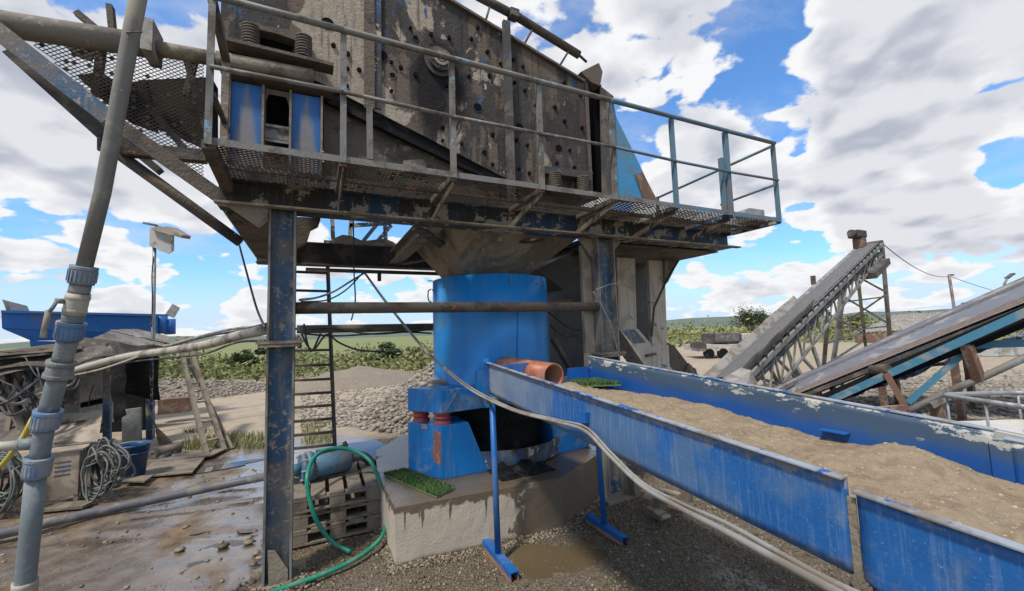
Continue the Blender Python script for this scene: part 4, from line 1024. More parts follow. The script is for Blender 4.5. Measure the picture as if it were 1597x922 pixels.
# dark oversize chute right of the drum
ov = thing('oversize_chute', 'dark grey steel chute dropping behind the right pillar of the platform', 'chute', (3.3, 5.3, 1.0))
om = worn('dark_grey_chute_steel', (0.055, 0.055, 0.055), (0.11, 0.10, 0.085), .4, 2, None, rough=.6)
build(MB().prism([PY(836, 421, 5.2), PY(935, 372, 5.2), PY(940, 600, 5.2), PY(883, 600, 5.2), PY(879, 452, 5.2)], (0, .9, 0)), 'chute_body', om, ov)
build(MB().bar(PY(862, 474, 5.1), PY(935, 462, 5.1), .06, .06), 'chute_rib', M['brown_steel'], ov)
build(MB().bar(PY(896, 612, 5.0), PY(945, 520, 5.0), .10, .06), 'chute_leg', M['dark_steel'], ov)
build(MB().bar(PY(862, 528, 4.9), PY(898, 590, 4.9), .10, .05), 'chute_leg', M['dark_steel'], ov)
# tan discharge tower: two plates with a dark opening between
tw = thing('discharge_tower', 'tan mud stained twin plate discharge tower right of the blue pillar', 'chute', (4.6, 5.0, 0.5))
tm = worn('tan_stained_plate', (0.50, 0.44, 0.355), (0.30, 0.26, 0.2), .45, 1.8, (0.06, 0.13, 0.24), .18, 5, .85, streak=(0.22, .18, .14), sa=.5)
build(MB().prism([PY(961, 384, 4.9), PY(990, 380, 4.9), PY(993, 520, 4.9), PY(966, 522, 4.9)], (0, .06, 0)), 'tower_plate', tm, tw)
build(MB().prism([PY(1011, 392, 4.95), PY(1036, 394, 4.95), PY(1040, 520, 4.95), PY(1042, 622, 4.95), PY(1019, 560, 4.95), PY(1016, 518, 4.95)], (0, .06, 0)), 'tower_plate', tm, tw)
build(MB().prism([PY(985, 395, 5.6), PY(1018, 395, 5.6), PY(1024, 600, 5.6), PY(985, 560, 5.6)], (0, .03, 0)), 'tower_back', om, tw)
build(MB().prism([PY(1037, 392, 4.9), PY(1066, 394, 4.9), PY(1060, 404, 4.9), PY(1042, 440, 4.9), PY(1037, 445, 4.9)], (0, .03, 0)), 'gusset', M['tan_steel'], tw)
build(MB().tube([PY(1063, 398, 4.85), PY(1040, 436, 4.85), PY(1020, 480, 4.85), PY(1016, 525, 4.85)], .018, 6), 'hose', M['brown_steel'], tw)
build(MB().prism([PY(968, 516, 4.75), PY(995, 513, 4.75), PY(1052, 580, 4.75), PY(1012, 580, 4.75)], (0, .35, 0)), 'lower_chute', tm, tw)
build(MB().prism([PY(970, 516, 4.742), PY(990, 514, 4.742), PY(1008, 534, 4.742), PY(988, 536, 4.742)], (0, .006, 0)), 'blue_lip', M['pillar'], tw)
build(MB().prism([PY(1020, 540, 5.0), PY(1043, 538, 5.0), PY(1046, 590, 5.0), PY(1035, 585, 5.0)], (0, .3, 0)), 'lower_chute', tm, tw)
build(MB().bar(PY(1008, 555, 4.72), PY(1022, 552, 4.72), .05, .03), 'latch', M['rusty'], tw)
build(MB().prism([PY(1043, 535, 5.3), PY(1052, 540, 5.3), PY(1092, 592, 5.3), PY(1048, 590, 5.3)], (0, .1, 0)), 'side_board', M['brown_steel'], tw)
q = PD(1075, 580, 7.2); fn, o = mound('gravel_heap', q.x, q.y, .9, .8, 1.42, M['redpile'], pw=1.0)
stones_on(fn, 700, .015, .035, 'cobbles', M['pebble'])
# framework seen through the gap between the front and rear beams
fr = thing('gap_frame', 'dark blue lattice frame seen in the gap under the platform left of the hopper', 'frame', (.9, 7.4, 3.2))
for (a, b) in (((518, 338), (520, 385)), ((548, 340), (545, 380)), ((600, 340), (602, 390)), ((545, 352), (610, 348)), ((565, 378), (588, 350)), ((585, 380), (610, 352)), ((505, 378), (640, 384))):
    build(MB().bar(PY(*a, 7.2), PY(*b, 7.2), .06, .06), 'lattice_bar', M['plat_blue'], fr)
build(MB().prism([PY(455, 338, 5.6), PY(500, 340, 5.6), PY(496, 352, 5.6), PY(484, 358, 5.6), PY(478, 378, 5.6), PY(455, 392, 5.6)], (0, .1, 0)), 'crusted_plate', M['brown_steel'], fr)
build(MB().prism([PY(520, 372, 6.9), PY(534, 366, 6.9), PY(548, 368, 6.9), PY(566, 376, 6.9), PY(600, 372, 6.9), PY(615, 378, 6.9), PY(615, 392, 6.9), PY(520, 392, 6.9)], (0, .1, 0)), 'crusted_plate', M['dark_steel'], fr)
# ================================================================== concrete plinth
HP = .47
def cz(x, y, z):
    """chipped, slightly uneven cast concrete"""
    q = V((x, y, z)); e = noise.noise(q*5)*.004+noise.noise(q*17)*.003
    ch = max(0, noise.noise(V((x*9, y*9, 7)))-.12)*.06 if z > HP-.03 else 0
    cxp, cyp = 1.9, 4.9; dx_, dy_ = cxp-x, cyp-y; L_ = math.hypot(dx_, dy_)
    return (x+dx_/L_*(ch+e), y+dy_/L_*(ch+e), z-(ch*.7 if z > HP-.012 else 0))
mb = MB(); ringp = []
for i in range(len(PLINTH)):
    (xa, ya), (xb, yb) = PLINTH[i], PLINTH[(i+1) % len(PLINTH)]; k = max(6, int(math.hypot(xb-xa, yb-ya)/.03))
    ringp += [(xa+(xb-xa)*j/k, ya+(yb-ya)*j/k) for j in range(k)]
zs_ = [-.06, .04, .12, .2, .28, .36, .42, HP-.022, HP-.006]; n_r = len(ringp); vs = []
for z in zs_: vs += [cz(x, y, z) for x, y in ringp]
for s_, z in ((.004, HP), (.04, HP)):
    for x, y in ringp: dx_, dy_ = 1.9-x, 4.9-y; L_ = math.hypot(dx_, dy_); v_ = cz(x, y, HP-.006); vs.append((v_[0]+dx_/L_*s_*2, v_[1]+dy_/L_*s_*2, z if s_ > .02 else (z+v_[2])/2))
rows = len(zs_)+2; vs.append((1.9, 4.9, HP))
fs = [(r_*n_r+i, r_*n_r+(i+1) % n_r, (r_+1)*n_r+(i+1) % n_r, (r_+1)*n_r+i) for r_ in range(rows-1) for i in range(n_r)]
fs += [((rows-1)*n_r+i, (rows-1)*n_r+(i+1) % n_r, rows*n_r) for i in range(n_r)]
mb.add(vs, fs); build(mb, 'concrete_plinth', M['conc'], label='wet stained concrete plinth carrying the blue drum machine', cat='plinth')

# ================================================================== centrifugal concentrator
CX0, CY0, RD = 2.02, 4.85, .715
con = thing('centrifugal_concentrator', 'bright blue drum shaped concentrator on blue leg boxes with red rubber mounts', 'concentrator', (CX0, CY0, HP))
def C_(mb, name, mat, par=None, **kw): return build(mb, name, mat, par or con, **kw)
ax = V((CX0, CY0)); hd = ax.length-RD; rr_ = ray(761, 427); zt = H_CAM+rr_.z/math.hypot(rr_.x, rr_.y)*hd
ZT, ZB = zt, 1.12
f = MB(); f.lathe((CX0, CY0, 0), [(RD-.02, ZT-.03), (RD-.02, ZT), (RD, ZT), (RD, ZT-.32), (RD+.004, ZT-.325), (RD+.004, ZT-.345), (RD, ZT-.35), (RD, ZT-.6), (RD+.001, ZT-.8), (RD, ZT-1.0), (RD, ZB+.03), (RD+.012, ZB+.028), (RD+.012, ZB), (RD-.05, ZB), (.3, ZB)], 72)
f.v = [(CX0+(x-CX0)*(1+.003*noise.noise(V((x*2.2, y*2.2, z*2.5)))), CY0+(y-CY0)*(1+.003*noise.noise(V((x*2.2, y*2.2, z*2.5)))), z) for x, y, z in f.v]
drum = C_(f, 'drum', M['drum'])
C_(MB().lathe((CX0, CY0, ZT-.06), [(RD-.021, 0), (.0, .02)], 48), 'lid', M['drum'])
# rim bolts, latch, seam strip
for k in range(26):
    an = 2*math.pi*k/26+.1; o_ = V((CX0+RD*math.cos(an), CY0+RD*math.sin(an), ZT-.10+.004*math.sin(k*3)))
    C_(MB().tube([o_-V((math.cos(an), math.sin(an), 0))*.002, o_+V((math.cos(an), math.sin(an), 0))*.010], .010, 6, smooth=False), 'rim_bolt', M['motor'], drum)
def on_drum(px, z, off=.004):
    r_ = ray(px, 500); e = V((r_.x, r_.y)).normalized(); c = V((CX0, CY0)); b = e.dot(c); dsc = b*b-(c.length_squared-(RD+off)**2)
    t = b-math.sqrt(max(0, dsc)); return V((e.x*t, e.y*t, z))
C_(MB().bar(on_drum(808, ZT-.36), on_drum(804, 1.5), .010, .006, (0, -1, 0)), 'seam', M['sluice'], drum)
C_(MB().bar(on_drum(799, ZT-.02), on_drum(799, ZT-.12), .016, .012, (0, -1, 0)), 'seam_clip', M['motor'], drum)
p = on_drum(673, ZT-.14, .0); C_(MB().tube(catmull([p+V((0, -.0, .05)), p+V((-.04, -.02, .02)), p+V((-.04, -.02, -.08)), p+V((0, 0, -.11))]), .008, 6), 'latch', M['motor'], drum)
p = on_drum(673, ZT-.0, .0); C_(MB().bar(p+V((.02, 0, .012)), p+V((-.04, -.02, .012)), .02, .01), 'latch', M['motor'], drum)
# dark core and catch ring under the drum
C_(MB().lathe((CX0, CY0, 0), [(.56, HP), (.56, ZB-.002)], 32), 'core', M['black'])
C_(MB().lathe((CX0, CY0, 0), [(.80, HP+.02), (.82, HP+.20), (.80, HP+.20), (.78, HP+.03), (.5, HP+.02)], 56), 'catch_ring', M['plat_blue'])
C_(MB().lathe((CX0, CY0, 0), [(.66, .92), (.68, 1.10)], 40), 'skirt', M['black'])
# leg boxes
def leg(corners, ztop, slope_vec, up_lo, up_hi, mounts, side_shift):
    """corners: four plan points at the plinth; top pulled in along slope_vec on the last two corners"""
    bot = [V((x, y, HP+.001)) for x, y in corners]; top = [V((x, y, ztop)) for x, y in corners]
    top[2] = top[2]+slope_vec; top[3] = top[3]+slope_vec if False else top[3]
    top[2].z = ztop
    mbx = MB(); mbx.add(bot+top, [(3, 2, 1, 0), (4, 5, 6, 7), (0, 1, 5, 4), (1, 2, 6, 5), (2, 3, 7, 6), (3, 0, 4, 7)])
    return C_(mbx, 'leg_box', M['leg_blue'], bevel=.004)
a, b, c = PZ(637, 737, HP), PZ(690, 748, HP), PZ(762, 735, HP)
inn = V((c.x, c.y+.30, HP))
lb = MB(); zt1 = .985
tA, tB = V((a.x, a.y, zt1)), V((b.x, b.y, zt1)); tC = V((PY(731, 660, b.y).x, b.y+.002, zt1)); tD = V((tC.x, a.y, zt1))
lb.add([V((a.x, a.y, HP+.001)), V((b.x, b.y, HP+.001)), V((c.x, c.y, HP+.001)), V((c.x, a.y, HP+.001)), tA, tB, tC, tD],
       [(3, 2, 1, 0), (4, 5, 6, 7), (0, 1, 5, 4), (1, 2, 6, 5), (2, 3, 7, 6), (3, 0, 4, 7)])
leg1 = C_(lb, 'leg_box', M['leg_blue'], bevel=.004)
# rust streak strip and tape on the face of the box
dface = (tB-tA).normalized(); nface = V((dface.y, -dface.x, 0)).normalized()
if nface.dot(V((0, -1, 0))) < 0: nface = -nface
def on_face(u, z, off=.003): return tA.lerp(tB, u)*1.0 - V((0, 0, tA.z-z)) + nface*off
st = MB(); st.prism([on_face(.80, .93), on_face(.99, .92), on_face(.985, .60), on_face(.80, .62), on_face(.74, .7)], nface*.003); build(st, 'rust_strip', worn('pinkish_rust', (0.27, 0.12, 0.095), (0.33, 0.2, 0.16), .4, 14, (0.12, 0.05, 0.03), .2, 40, .85), leg1)
st = MB(); st.prism([on_face(.42, .985), on_face(.60, .985), on_face(.60, .935), on_face(.42, .935)], nface*.003); build(st, 'tape', M['sheet'], leg1)
zu0, zu1 = 1.105, 1.335
ub = MB(); q = [V((a.x, a.y, zu0)), V((b.x, b.y, zu0)), V((1.75, b.y+.06, zu0)), V((1.75, a.y+.15, zu0))]
ub.prism(q, (0, 0, zu1-zu0)); up1 = C_(ub, 'mount_box', M['leg_blue'], bevel=.004)
rb = MB().bar(V((b.x+.03, b.y-.006, zu0+.02)), V((b.x+.17, b.y-.006, zu1-.02)), .03, .012, (0, -1, 0)); build(rb, 'rib', M['leg_blue'], up1)
for (u_, w_) in ((.22, .12), (.86, .16)):
    pm = V((a.x, a.y, 0)).lerp(V((b.x, b.y, 0)), u_)-nface*.09
    f = MB(); f.lathe((pm.x, pm.y, 0), [(.088, zt1+.001), (.088, zt1+.022), (.074, zt1+.03), (.074, zt1+.055), (.09, zt1+.062), (.09, zt1+.068), (.074, zt1+.074), (.074, zu0-.03), (.088, zu0-.022), (.088, zu0-.001)], 24)
    C_(f, 'rubber_mount', M['red_rubber'])
# right leg box and its mount box, and the one behind
d_, e_, f_ = PZ(868, 708, HP), PZ(942, 700, HP), V((2.7, 4.9, 0))
rl = MB(); rl.prism([(2.55, 4.27, HP+.001), (3.05, 4.32, HP+.001), (3.15, 4.75, HP+.001), (2.6, 4.8, HP+.001)], (0, 0, .5)); C_(rl, 'leg_box', M['leg_blue'], bevel=.004)
rl = MB(); rl.prism([(2.45, 4.35, zu0), (3.1, 4.40, zu0), (3.12, 4.8, zu0), (2.45, 5.0, zu0)], (0, 0, .23)); C_(rl, 'mount_box', M['leg_blue'], bevel=.004)
f = MB(); f.lathe((2.85, 4.5, 0), [(.088, .975), (.088, 1.0), (.07, 1.02), (.07, 1.08), (.088, 1.09), (.088, 1.104)], 24); C_(f, 'rubber_mount', M['red_rubber'])
rl = MB(); rl.prism([(1.75, 5.45, HP+.001), (2.35, 5.45, HP+.001), (2.35, 5.9, HP+.001), (1.75, 5.9, HP+.001)], (0, 0, .5)); C_(rl, 'leg_box', M['leg_blue'])
C_(MB().box(1.85, 2.25, 5.3, 5.8, .975, 1.25), 'mount_box', M['leg_blue'])
# low base frame between the legs
C_(MB().bar((1.72, 4.30, HP+.05), (2.55, 4.36, HP+.05), .06, .09), 'base_bar', M['leg_blue'])
# sandy stone on the mount box
p = PZ(688, 600, zu1); o = build(MB().box(p.x-.10, p.x+.10, p.y+.0, p.y+.10, zu1+.001, zu1+.055), 'brick', M['cabinet'], label='small sandy brick lying on top of the blue mount box left of the drum', cat='brick', bevel=.012)
# black wet cloth heaped in front of the core
c = PZ(818, 738, HP)
def cl(u, w):
    x = c.x-.30+.62*u; y = c.y-.10+.62*w
    k = (1-abs(2*u-1)**2)*(1-abs(2*w-1)**2)
    return (x+.05*noise.noise(V((u*3, w*3, 1))), y+.04*noise.noise(V((u*3, w*3, 7))), HP+.006+k*(.08+.10*noise.noise(V((u*4.2, w*4.2, 3)))+.05*noise.noise(V((u*11, w*11, 5)))))
build(MB().grid(cl, 34, 34), 'rubber_sheet', M['dark_cloth'], label='crumpled wet black rubber sheet on the plinth under the drum', cat='rubber sheet')
p = PZ(925, 676, HP); build(MB().stone((p.x, p.y, HP+.14), .05, .8), 'stone', M['white'], label='small pale stone lodged beside the right blue leg box', cat='stone')

# ================================================================== artificial turf pieces
def turf(corners, z, n, label, tilt=0):
    root = thing('turf_mat', label, 'turf mat', (corners[0][0], corners[0][1], z), 'pieces of artificial turf')
    build(MB().prism([(x, y, z) for x, y in corners], (0, 0, .012)), 'backing', M['turf'], root)
    mb = MB(); A, B, C2, D2 = [V((x, y, z+.012)) for x, y in corners]
    for i in range(n):
        u, w = random.random(), random.random(); p = A.lerp(B, u).lerp(D2.lerp(C2, u), w)
        an = random.random()*6.28; s_ = .006; l = V((random.gauss(0, .012), random.gauss(0, .012), random.uniform(.018, .034)))
        t_ = V((math.cos(an), math.sin(an), 0))*s_; mb.add([p-t_, p+t_, p+l], [(0, 1, 2)])
    build(mb, 'grass_blades', M['turf'], root, kind='stuff', recalc=False)
c1, c2, c3, c4 = [PZ(x, y, HP+.01) for x, y in ((598, 740), (681, 776), (710, 762), (632, 733))]
turf([(v.x, v.y) for v in (c1, c2, c3, c4)], HP+.004, 5200, 'green artificial turf strip on the corner of the concrete plinth beside the blue leg box')

# ================================================================== sluice box, two segments
def zr(y): return 1.374+.0682*y
XN, XF, HS = 1.45, 2.55, .275
def sluice(y0, y1, label, drop):
    root = thing('sluice_box', label, 'sluice box', ((XN+XF)/2, (y0+y1)/2, zr((y0+y1)/2)-HS), 'segments of the blue sluice')
    def plate(x0, x1, name, mat):
        # rolled sheet, slightly bowed and dented between its welded edges
        mb = MB(); nu, nv = 90, 8
        def pt(u, w, xx):
            y = y0+(y1-y0)*u; e = math.sin(math.pi*w)*(.010*noise.noise(V((y*1.7, x0*3, w*.8)))+.004*noise.noise(V((y*6, x0, w*2.5))))
            return (xx+e, y, zr(y)-drop-HS*(1-w)+(.0015*noise.noise(V((y*9, x0, w)))))
        mb.grid(lambda u, w: pt(u, w, x0), nu, nv); n0 = len(mb.v); mb.grid(lambda u, w: pt(u, w, x1), nu, nv)
        for i in range(nu):
            mb.f += [(i, i+1, n0+i+1, n0+i), (nv*(nu+1)+i, nv*(nu+1)+i+1, n0+nv*(nu+1)+i+1, n0+nv*(nu+1)+i)]; mb.sm += [False, False]
        for j in range(nv):
            for c_ in (0, nu): mb.f.append((j*(nu+1)+c_, (j+1)*(nu+1)+c_, n0+(j+1)*(nu+1)+c_, n0+j*(nu+1)+c_)); mb.sm.append(False)
        return build(mb, name, mat, root)
    pn = plate(XN, XN+.008, 'side_plate', M['sluice_side']); pf = plate(XF, XF+.008, 'side_plate', M['sluice_in'])
    def rim(x0, x1, par):
        mb = MB(); n = 30
        for i in range(n):
            ya, yb = y0+(y1-y0)*i/n, y0+(y1-y0)*(i+1)/n; wa = .003*noise.noise(V((ya*2.5, x0, 0)))
        mb.prism([(x0, y0, zr(y0)-drop+.001), (x0, y1, zr(y1)-drop+.001), (x0, y1, zr(y1)-drop+.009), (x0, y0, zr(y0)-drop+.009)], (x1-x0, 0, 0)); build(mb, 'rim', M['sluice_rim'], par, bevel=.002)
    rim(XN-.024, XN+.010, pn); rim(XF-.004, XF+.04, pf)
    mb = MB(); mb.prism([(XN+.009, y0, zr(y0)-HS-drop+.004), (XN+.009, y1, zr(y1)-HS-drop+.004), (XN+.009, y1, zr(y1)-HS-drop+.012), (XN+.009, y0, zr(y0)-HS-drop+.012)], (XF-XN-.01, 0, 0)); build(mb, 'floor_plate', M['sluice'], root)
    return root, pn, pf
s1, s1n, s1f = sluice(.745, 3.56, 'upper blue sluice box segment starting in front of the blue drum', 0)
s2, s2n, s2f = sluice(-2.6, .722, 'lower blue sluice box segment running out at the bottom right corner', .028)
# end flanges, joint, brackets
build(MB().box(XN-.055, XN-.001, 3.56, 3.568, zr(3.56)-.30, zr(3.56)+.01), 'end_flange', M['sluice'], s1)
build(MB().box(XN+.001, 1.95, 3.57, 3.578, zr(3.56)-.28, zr(3.56)-.02), 'end_plate', M['sluice'], s1)
build(MB().box(2.30, XF, 3.57, 3.578, zr(3.56)-.28, zr(3.56)-.10), 'end_plate', M['sluice'], s1)
build(MB().box(XN-.006, XN-.001, .7225, .7445, zr(.735)-HS-.03, zr(.735)-.045), 'joint_strip', M['tan_steel'], s2)
build(MB().box(XF-.012, XF-.001, .70, .76, zr(.735)-HS, zr(.735)-.03), 'joint_strip', M['sluice_in'], s2)
c = PX(915, 650, XN); build(MB().box(XN-.03, XN-.001, c.y-.03, c.y+.03, c.z-.03, c.z+.03), 'lug', M['sluice'], s1)
c = PX(1310, 675, XF); build(MB().box(XF-.05, XF-.001, c.y-.05, c.y+.08, c.z+.004, c.z+.010), 'shelf_plate', M['sluice'], s1)
# clump of wet fibres hanging from the joint
mb = MB(); j0 = V((XN-.015, .733, zr(.73)-HS-.01))
for i in range(26):
    a_ = j0+V((random.gauss(0, .012), random.gauss(0, .022), random.uniform(-.01, .02))); mb.tube([a_, a_+V((random.gauss(0, .012), random.gauss(0, .015), -.05)), a_+V((random.gauss(0, .02), random.gauss(0, .02), -random.uniform(.08, .16)))], [.007, .006, .003], 5)
build(mb, 'mud_fringe', M['brown_steel'], s1, kind='stuff')
# sand bed
def sand_z(x, y):
    w_ = (x-XN)/(XF-XN)
    b_ = zr(y)-.160-.050*w_
    b_ += .075*math.exp(-((y-.98)/.17)**2-((w_-.86)/.2)**2) + .026*noise.noise(V((x*2.2, y*1.6, 4))) +   .024*noise.noise(V((x*6, y*3.2, 1))) + .016*noise.noise(V((x*15, y*8, 2))) + .009*noise.noise(V((x*38, y*34, 3)))
    if y > 2.6: b_ -= .06*(y-2.6)
    b_ += .07*math.exp(-((y-3.18)/.10)**2-((x-2.08)/.10)**2)
    return b_
def sf(u, w):
    x = XN+.009+(XF-XN-.01)*u; y = -2.5+5.95*w; return (x, y, sand_z(x, y))
mb = MB(); mb.grid(sf, 80, 430); build(mb, 'sand', M['sand'], kind='stuff', recalc=False)
mb = MB()
for i in range(3500):
    x, y = random.uniform(XN+.04, XF-.03), random.uniform(-.3, 3.2); mb.stone((x, y, sand_z(x, y)-.002), random.uniform(.003, .008), .7)
build(mb, 'sand_lumps', M['sandlump'], kind='stuff', recalc=False)
c1, c2, c3, c4 = [PZ(x, y, zr(3.2)-.19) for x, y in ((905, 606), (985, 610), (968, 601), (925, 593))]
def tz(p): return (p.x, p.y)
turf([(2.20, 3.14), (2.49, 3.00), (2.53, 3.42), (2.22, 3.46)], max(sand_z(2.3, 3.2), sand_z(2.3, 2.9))+.012, 3600, 'green artificial turf piece at the head of the sluice beside the orange pipe')

# stands carrying the sluice
stn = thing('sluice_stand', 'blue sluice stand with two round posts on channel feet standing on dark gravel', 'stand', (1.9, 3.4, 0))
ztp = zr(3.42)-HS-.03
for (xa, ya, yb) in ((1.415, 3.66, 3.06), (2.505, 3.62, 3.07)):
    po = build(MB().tube([(xa, (ya+yb)/2+.02, .062), (xa, 3.42, ztp-.03)], .026, 14), 'post', M['sluice'], stn)
    f = MB(); f.box(xa-.035, xa+.035, yb, ya, .052, .060); f.box(xa-.035, xa-.029, yb, ya, .012, .0515); f.box(xa+.029, xa+.035, yb, ya, .012, .0515)
    ft = build(f, 'foot', M['sluice'], stn)
    f = MB(); f.box(xa-.0345, xa-.0295, yb-.001, ya, -.02, .0118); f.box(xa+.0295, xa+.0345, yb-.001, ya, -.02, .0118); build(f, 'rusty_edge', worn('orange_rust', (0.36, 0.16, 0.08), RUST, .4, 10, None, rough=.85), ft)
build(MB().bar((1.36, 3.42, ztp), (2.6, 3.42, ztp), .05, .05), 'crossbar', M['rail_grey'], stn)

C_(MB().box(1.56, 1.88, 3.585, 4.22, 1.24, 1.50), 'outlet_housing', M['drum'], bevel=.004)
C_(MB().bar((1.43, 3.58, 1.22), (1.43, 3.58, 1.66), .05, .01, (0, 1, 0)), 'housing_flange', M['drum'])
# orange outlet pipe from the drum into the sluice
p0, p1_ = V((1.84, 4.02, 1.585)), V((2.03, 3.30, 1.535))
a_ = PY(786, 574, 4.12); b_ = PY(864, 587, 3.30)
ori = MB().shell(a_, b_, .118, .108, 36); oo = thing('orange_pipe', 'orange plastic outlet pipe from the drum into the sluice head', 'pipe', a_)
build(ori, 'pipe', M['orange'], oo)
for t_ in (.22, .24): build(MB().shell(a_.lerp(b_, t_), a_.lerp(b_, t_+.012), .122, .1185, 36), 'ring', M['orange'], oo)
build(MB().tube([a_, a_.lerp(b_, .3)], .095, 20), 'bore_shade_plug', M['shade_and_black'], oo)  # near-black plug carries the darkness of the pipe bore in its colour

# ================================================================== pallets, pump, hoses
def pallet(z, dx, dy, rz, label, group='stacked wooden pallets'):
    root = thing('pallet', label, 'pallet', (.235+dx, 5.05+dy, z), group); ca, sa = math.cos(rz), math.sin(rz)
    def bx(name, x0, x1, y0, y1, z0, z1):
        mb = MB().box(x0, x1, y0, y1, z0, z1); mb.v = [(.235+dx+x*ca-y*sa, 5.05+dy+x*sa+y*ca, z+zz) for x, y, zz in mb.v]
        return build(mb, name, M['wood'], root, bevel=.003)
    for i in range(5): bx('deck_board', -.40+i*.165, -.40+i*.165+.13, -.6, .6, .122, .143)
    for y in (-.6, -.05, .5): bx('stringer_board', -.4, .4, y, y+.1, .1, .1215)
    for y in (-.6, -.06, .48):
        for x in (-.4, -.07, .26): bx('block', x, x+.14, y+.002, y+.11, .0225, .0995)
    for x in (-.4, -.05, .3): bx('bottom_board', x, x+.1, -.598, .6, 0, .022)
    for y in (-.6, .5): bx('bottom_board', -.299, -.051, y, y+.1, .0, .022); bx('bottom_board', .051, .299, y, y+.1, .0, .022)
pallet(.002, 0, 0, 0, 'bottom wooden pallet of the stack beside the blue steel pillar')
pallet(.147, -.01, .02, .02, 'middle wooden pallet of the stack beside the blue steel pillar')
pallet(.292, .0, .0, -.015, 'top wooden pallet of the stack carrying the blue grey pump motor')
pm = thing('pump_motor', 'blue grey cylindrical pump motor with flange lying on the pallet stack', 'pump', (.15, 5.0, .437))
zc_ = .575
a, b = V((.0, 4.93, zc_)), V((.37, 5.02, zc_))
body = build(MB().tube([a, a.lerp(b, .04), a.lerp(b, .96), b], [.115, .128, .128, .11], 28), 'motor_body', M['motor'], pm)
dr = (b-a).normalized()
f = MB().tube([a-dr*.105, a-dr*.06], .135, 28); f.tube([a-dr*.055, a-dr*.002], .15, 28); build(f, 'flange', M['motor'], pm)
for k in range(8):
    an = k*.785; off = V((-dr.y*math.cos(an), dr.x*math.cos(an), math.sin(an)))*.132
    build(MB().tube([a-dr*.125+off, a+dr*.02+off], .010, 6), 'bolt', M['sheet'], pm)
build(MB().tube([a-dr*.22, a-dr*.106], .055, 14), 'inlet', M['motor'], pm)
build(MB().bar(a+V((.05, 0, .135)), b+V((-.03, 0, .135)), .09, .02), 'top_plate', M['dark_steel'], pm)
build(MB().tube([b+V((-.06, 0, .145)), b+V((-.02, 0, .165))], .03, 10), 'cap', M['dark_steel'], pm)
build(MB().box(.02, .33, 4.9, 5.05, .437, .46), 'saddle', M['dark_steel'], pm)
def hose(name, pts, r, mat, label, cat, k=8, n=10, smooth=True, group=None):
    return build(MB().tube(catmull(pts, k) if smooth else pts, r, n), name, mat, label=label, cat=cat, group=group)
# dark pipe on the ground to the pump
hose('ground_pipe', [PZ(-160, 866, .05), PZ(0, 833, .05), PZ(130, 803, .05), PZ(260, 775, .06), PZ(360, 754, .09), PD(415, 743, 5.2), V((-.30, 5.2, .47)), V((-.15, 4.9, .56))], .050, M['hose_dark'], 'long dark pipe lying across the wet yard to the pump', 'pipe')
hose('suction_hose', [b+V((-.02, 0, -.01)), b+V((.15, .08, -.02)), PY(590, 728, 5.4), PY(620, 718, 5.4), PY(645, 706, 5.4), V((1.3, 5.3, .62))], .05, M['hose_dark'], 'dark ribbed hose from the pump motor behind the blue leg box', 'hose')
gp = [PY(547, 861, 4.10), PY(520, 846, 4.2), PY(497, 818, 4.30), PY(483, 780, 4.36), PY(479, 745, 4.42), PY(489, 715, 4.6), PY(512, 701, 4.75), PY(545, 701, 4.8), PY(574, 716, 4.7), PY(590, 745, 4.5), PY(600, 785, 4.38), PY(602, 812, 4.32)]
gp += [PZ(596, 836, .1), PZ(575, 858, .04), PZ(545, 877, .025), PZ(500, 897, .02), PZ(440, 918, .02), PZ(395, 935, .02)]
hose('green_hose', gp, .0195, M['hose_green'], 'green garden hose looped over the pallets and trailing along the gravel', 'hose', 10)
# grey cable pair hanging from the rear beam and running along the sluice
ap = V((.68, 6.46, 2.83))
cp = [ap, PY(600, 470, 5.9), PY(640, 520, 5.2), PY(668, 552, 4.6), PX(700, 582, 1.20), PX(740, 612, 1.32), PX(800, 640, 1.38), PX(868, 658, 1.40), PX(912, 672, 1.40), PX(950, 710, 1.36), PX(1000, 757, 1.28), PX(1060, 792, 1.18), PX(1130, 828, 1.08), PX(1200, 866, 1.00), PX(1290, 915, .92), PX(1400, 975, .86)]
hose('grey_hose', cp, .0098, M['hose_grey'], 'thicker grey hose running from the beam down along the near side of the sluice', 'hose', 8)
hose('grey_hose', [V(q)+V((.010, .004, .014+.005*math.sin(i*1.7))) for i, q in enumerate(cp)], .0065, M['hose_grey'], 'thin grey cable tied to the thicker hose along the sluice', 'cable', 8)
hose('grey_hose', [ap, PY(545, 440, 6.3), PY(520, 455, 6.1), PY(495, 464, 5.6), PY(468, 468, 4.3)], .013, M['hose_grey'], 'grey hose looping from the blue pillar up to the rear beam', 'hose')
hose('black_cable', [V((.66, 6.46, 2.83)), PY(540, 452, 6.3), PY(510, 468, 6.1), PY(470, 471, 5.6)], .010, M['cable'], 'black cable hanging beside the grey hose under the rear beam', 'cable')
hose('rope', [PY(551, 345, 6.3), PY(552, 420, 6.3), PY(554, 470, 6.3), PY(548, 500, 6.35)], .010, M['cable'], 'dark rope hanging from the gap frame past the cross pipes', 'rope')
for i, (pts, lab) in enumerate(((((470, 520), (480, 540), (490, 545), (503, 528), (512, 522), (530, 535), (560, 546), (600, 549)), 'black cable drooping between the ladder and the far bush'),
                  (((470, 515), (520, 513), (580, 521), (640, 517), (673, 514)), 'upper black cable strung behind the ladder to the drum'),
                  (((470, 520), (520, 524), (580, 521), (630, 518), (673, 520)), 'lower black cable strung behind the ladder to the drum'),
                  (((474, 505), (478, 530), (486, 548), (500, 520)), 'short black cable loop tied to the right side of the blue pillar'))):
    hose('black_cable', [PY(x, y, 6.2-.0*i) for x, y in pts], .013, M['cable'], lab, 'cable')
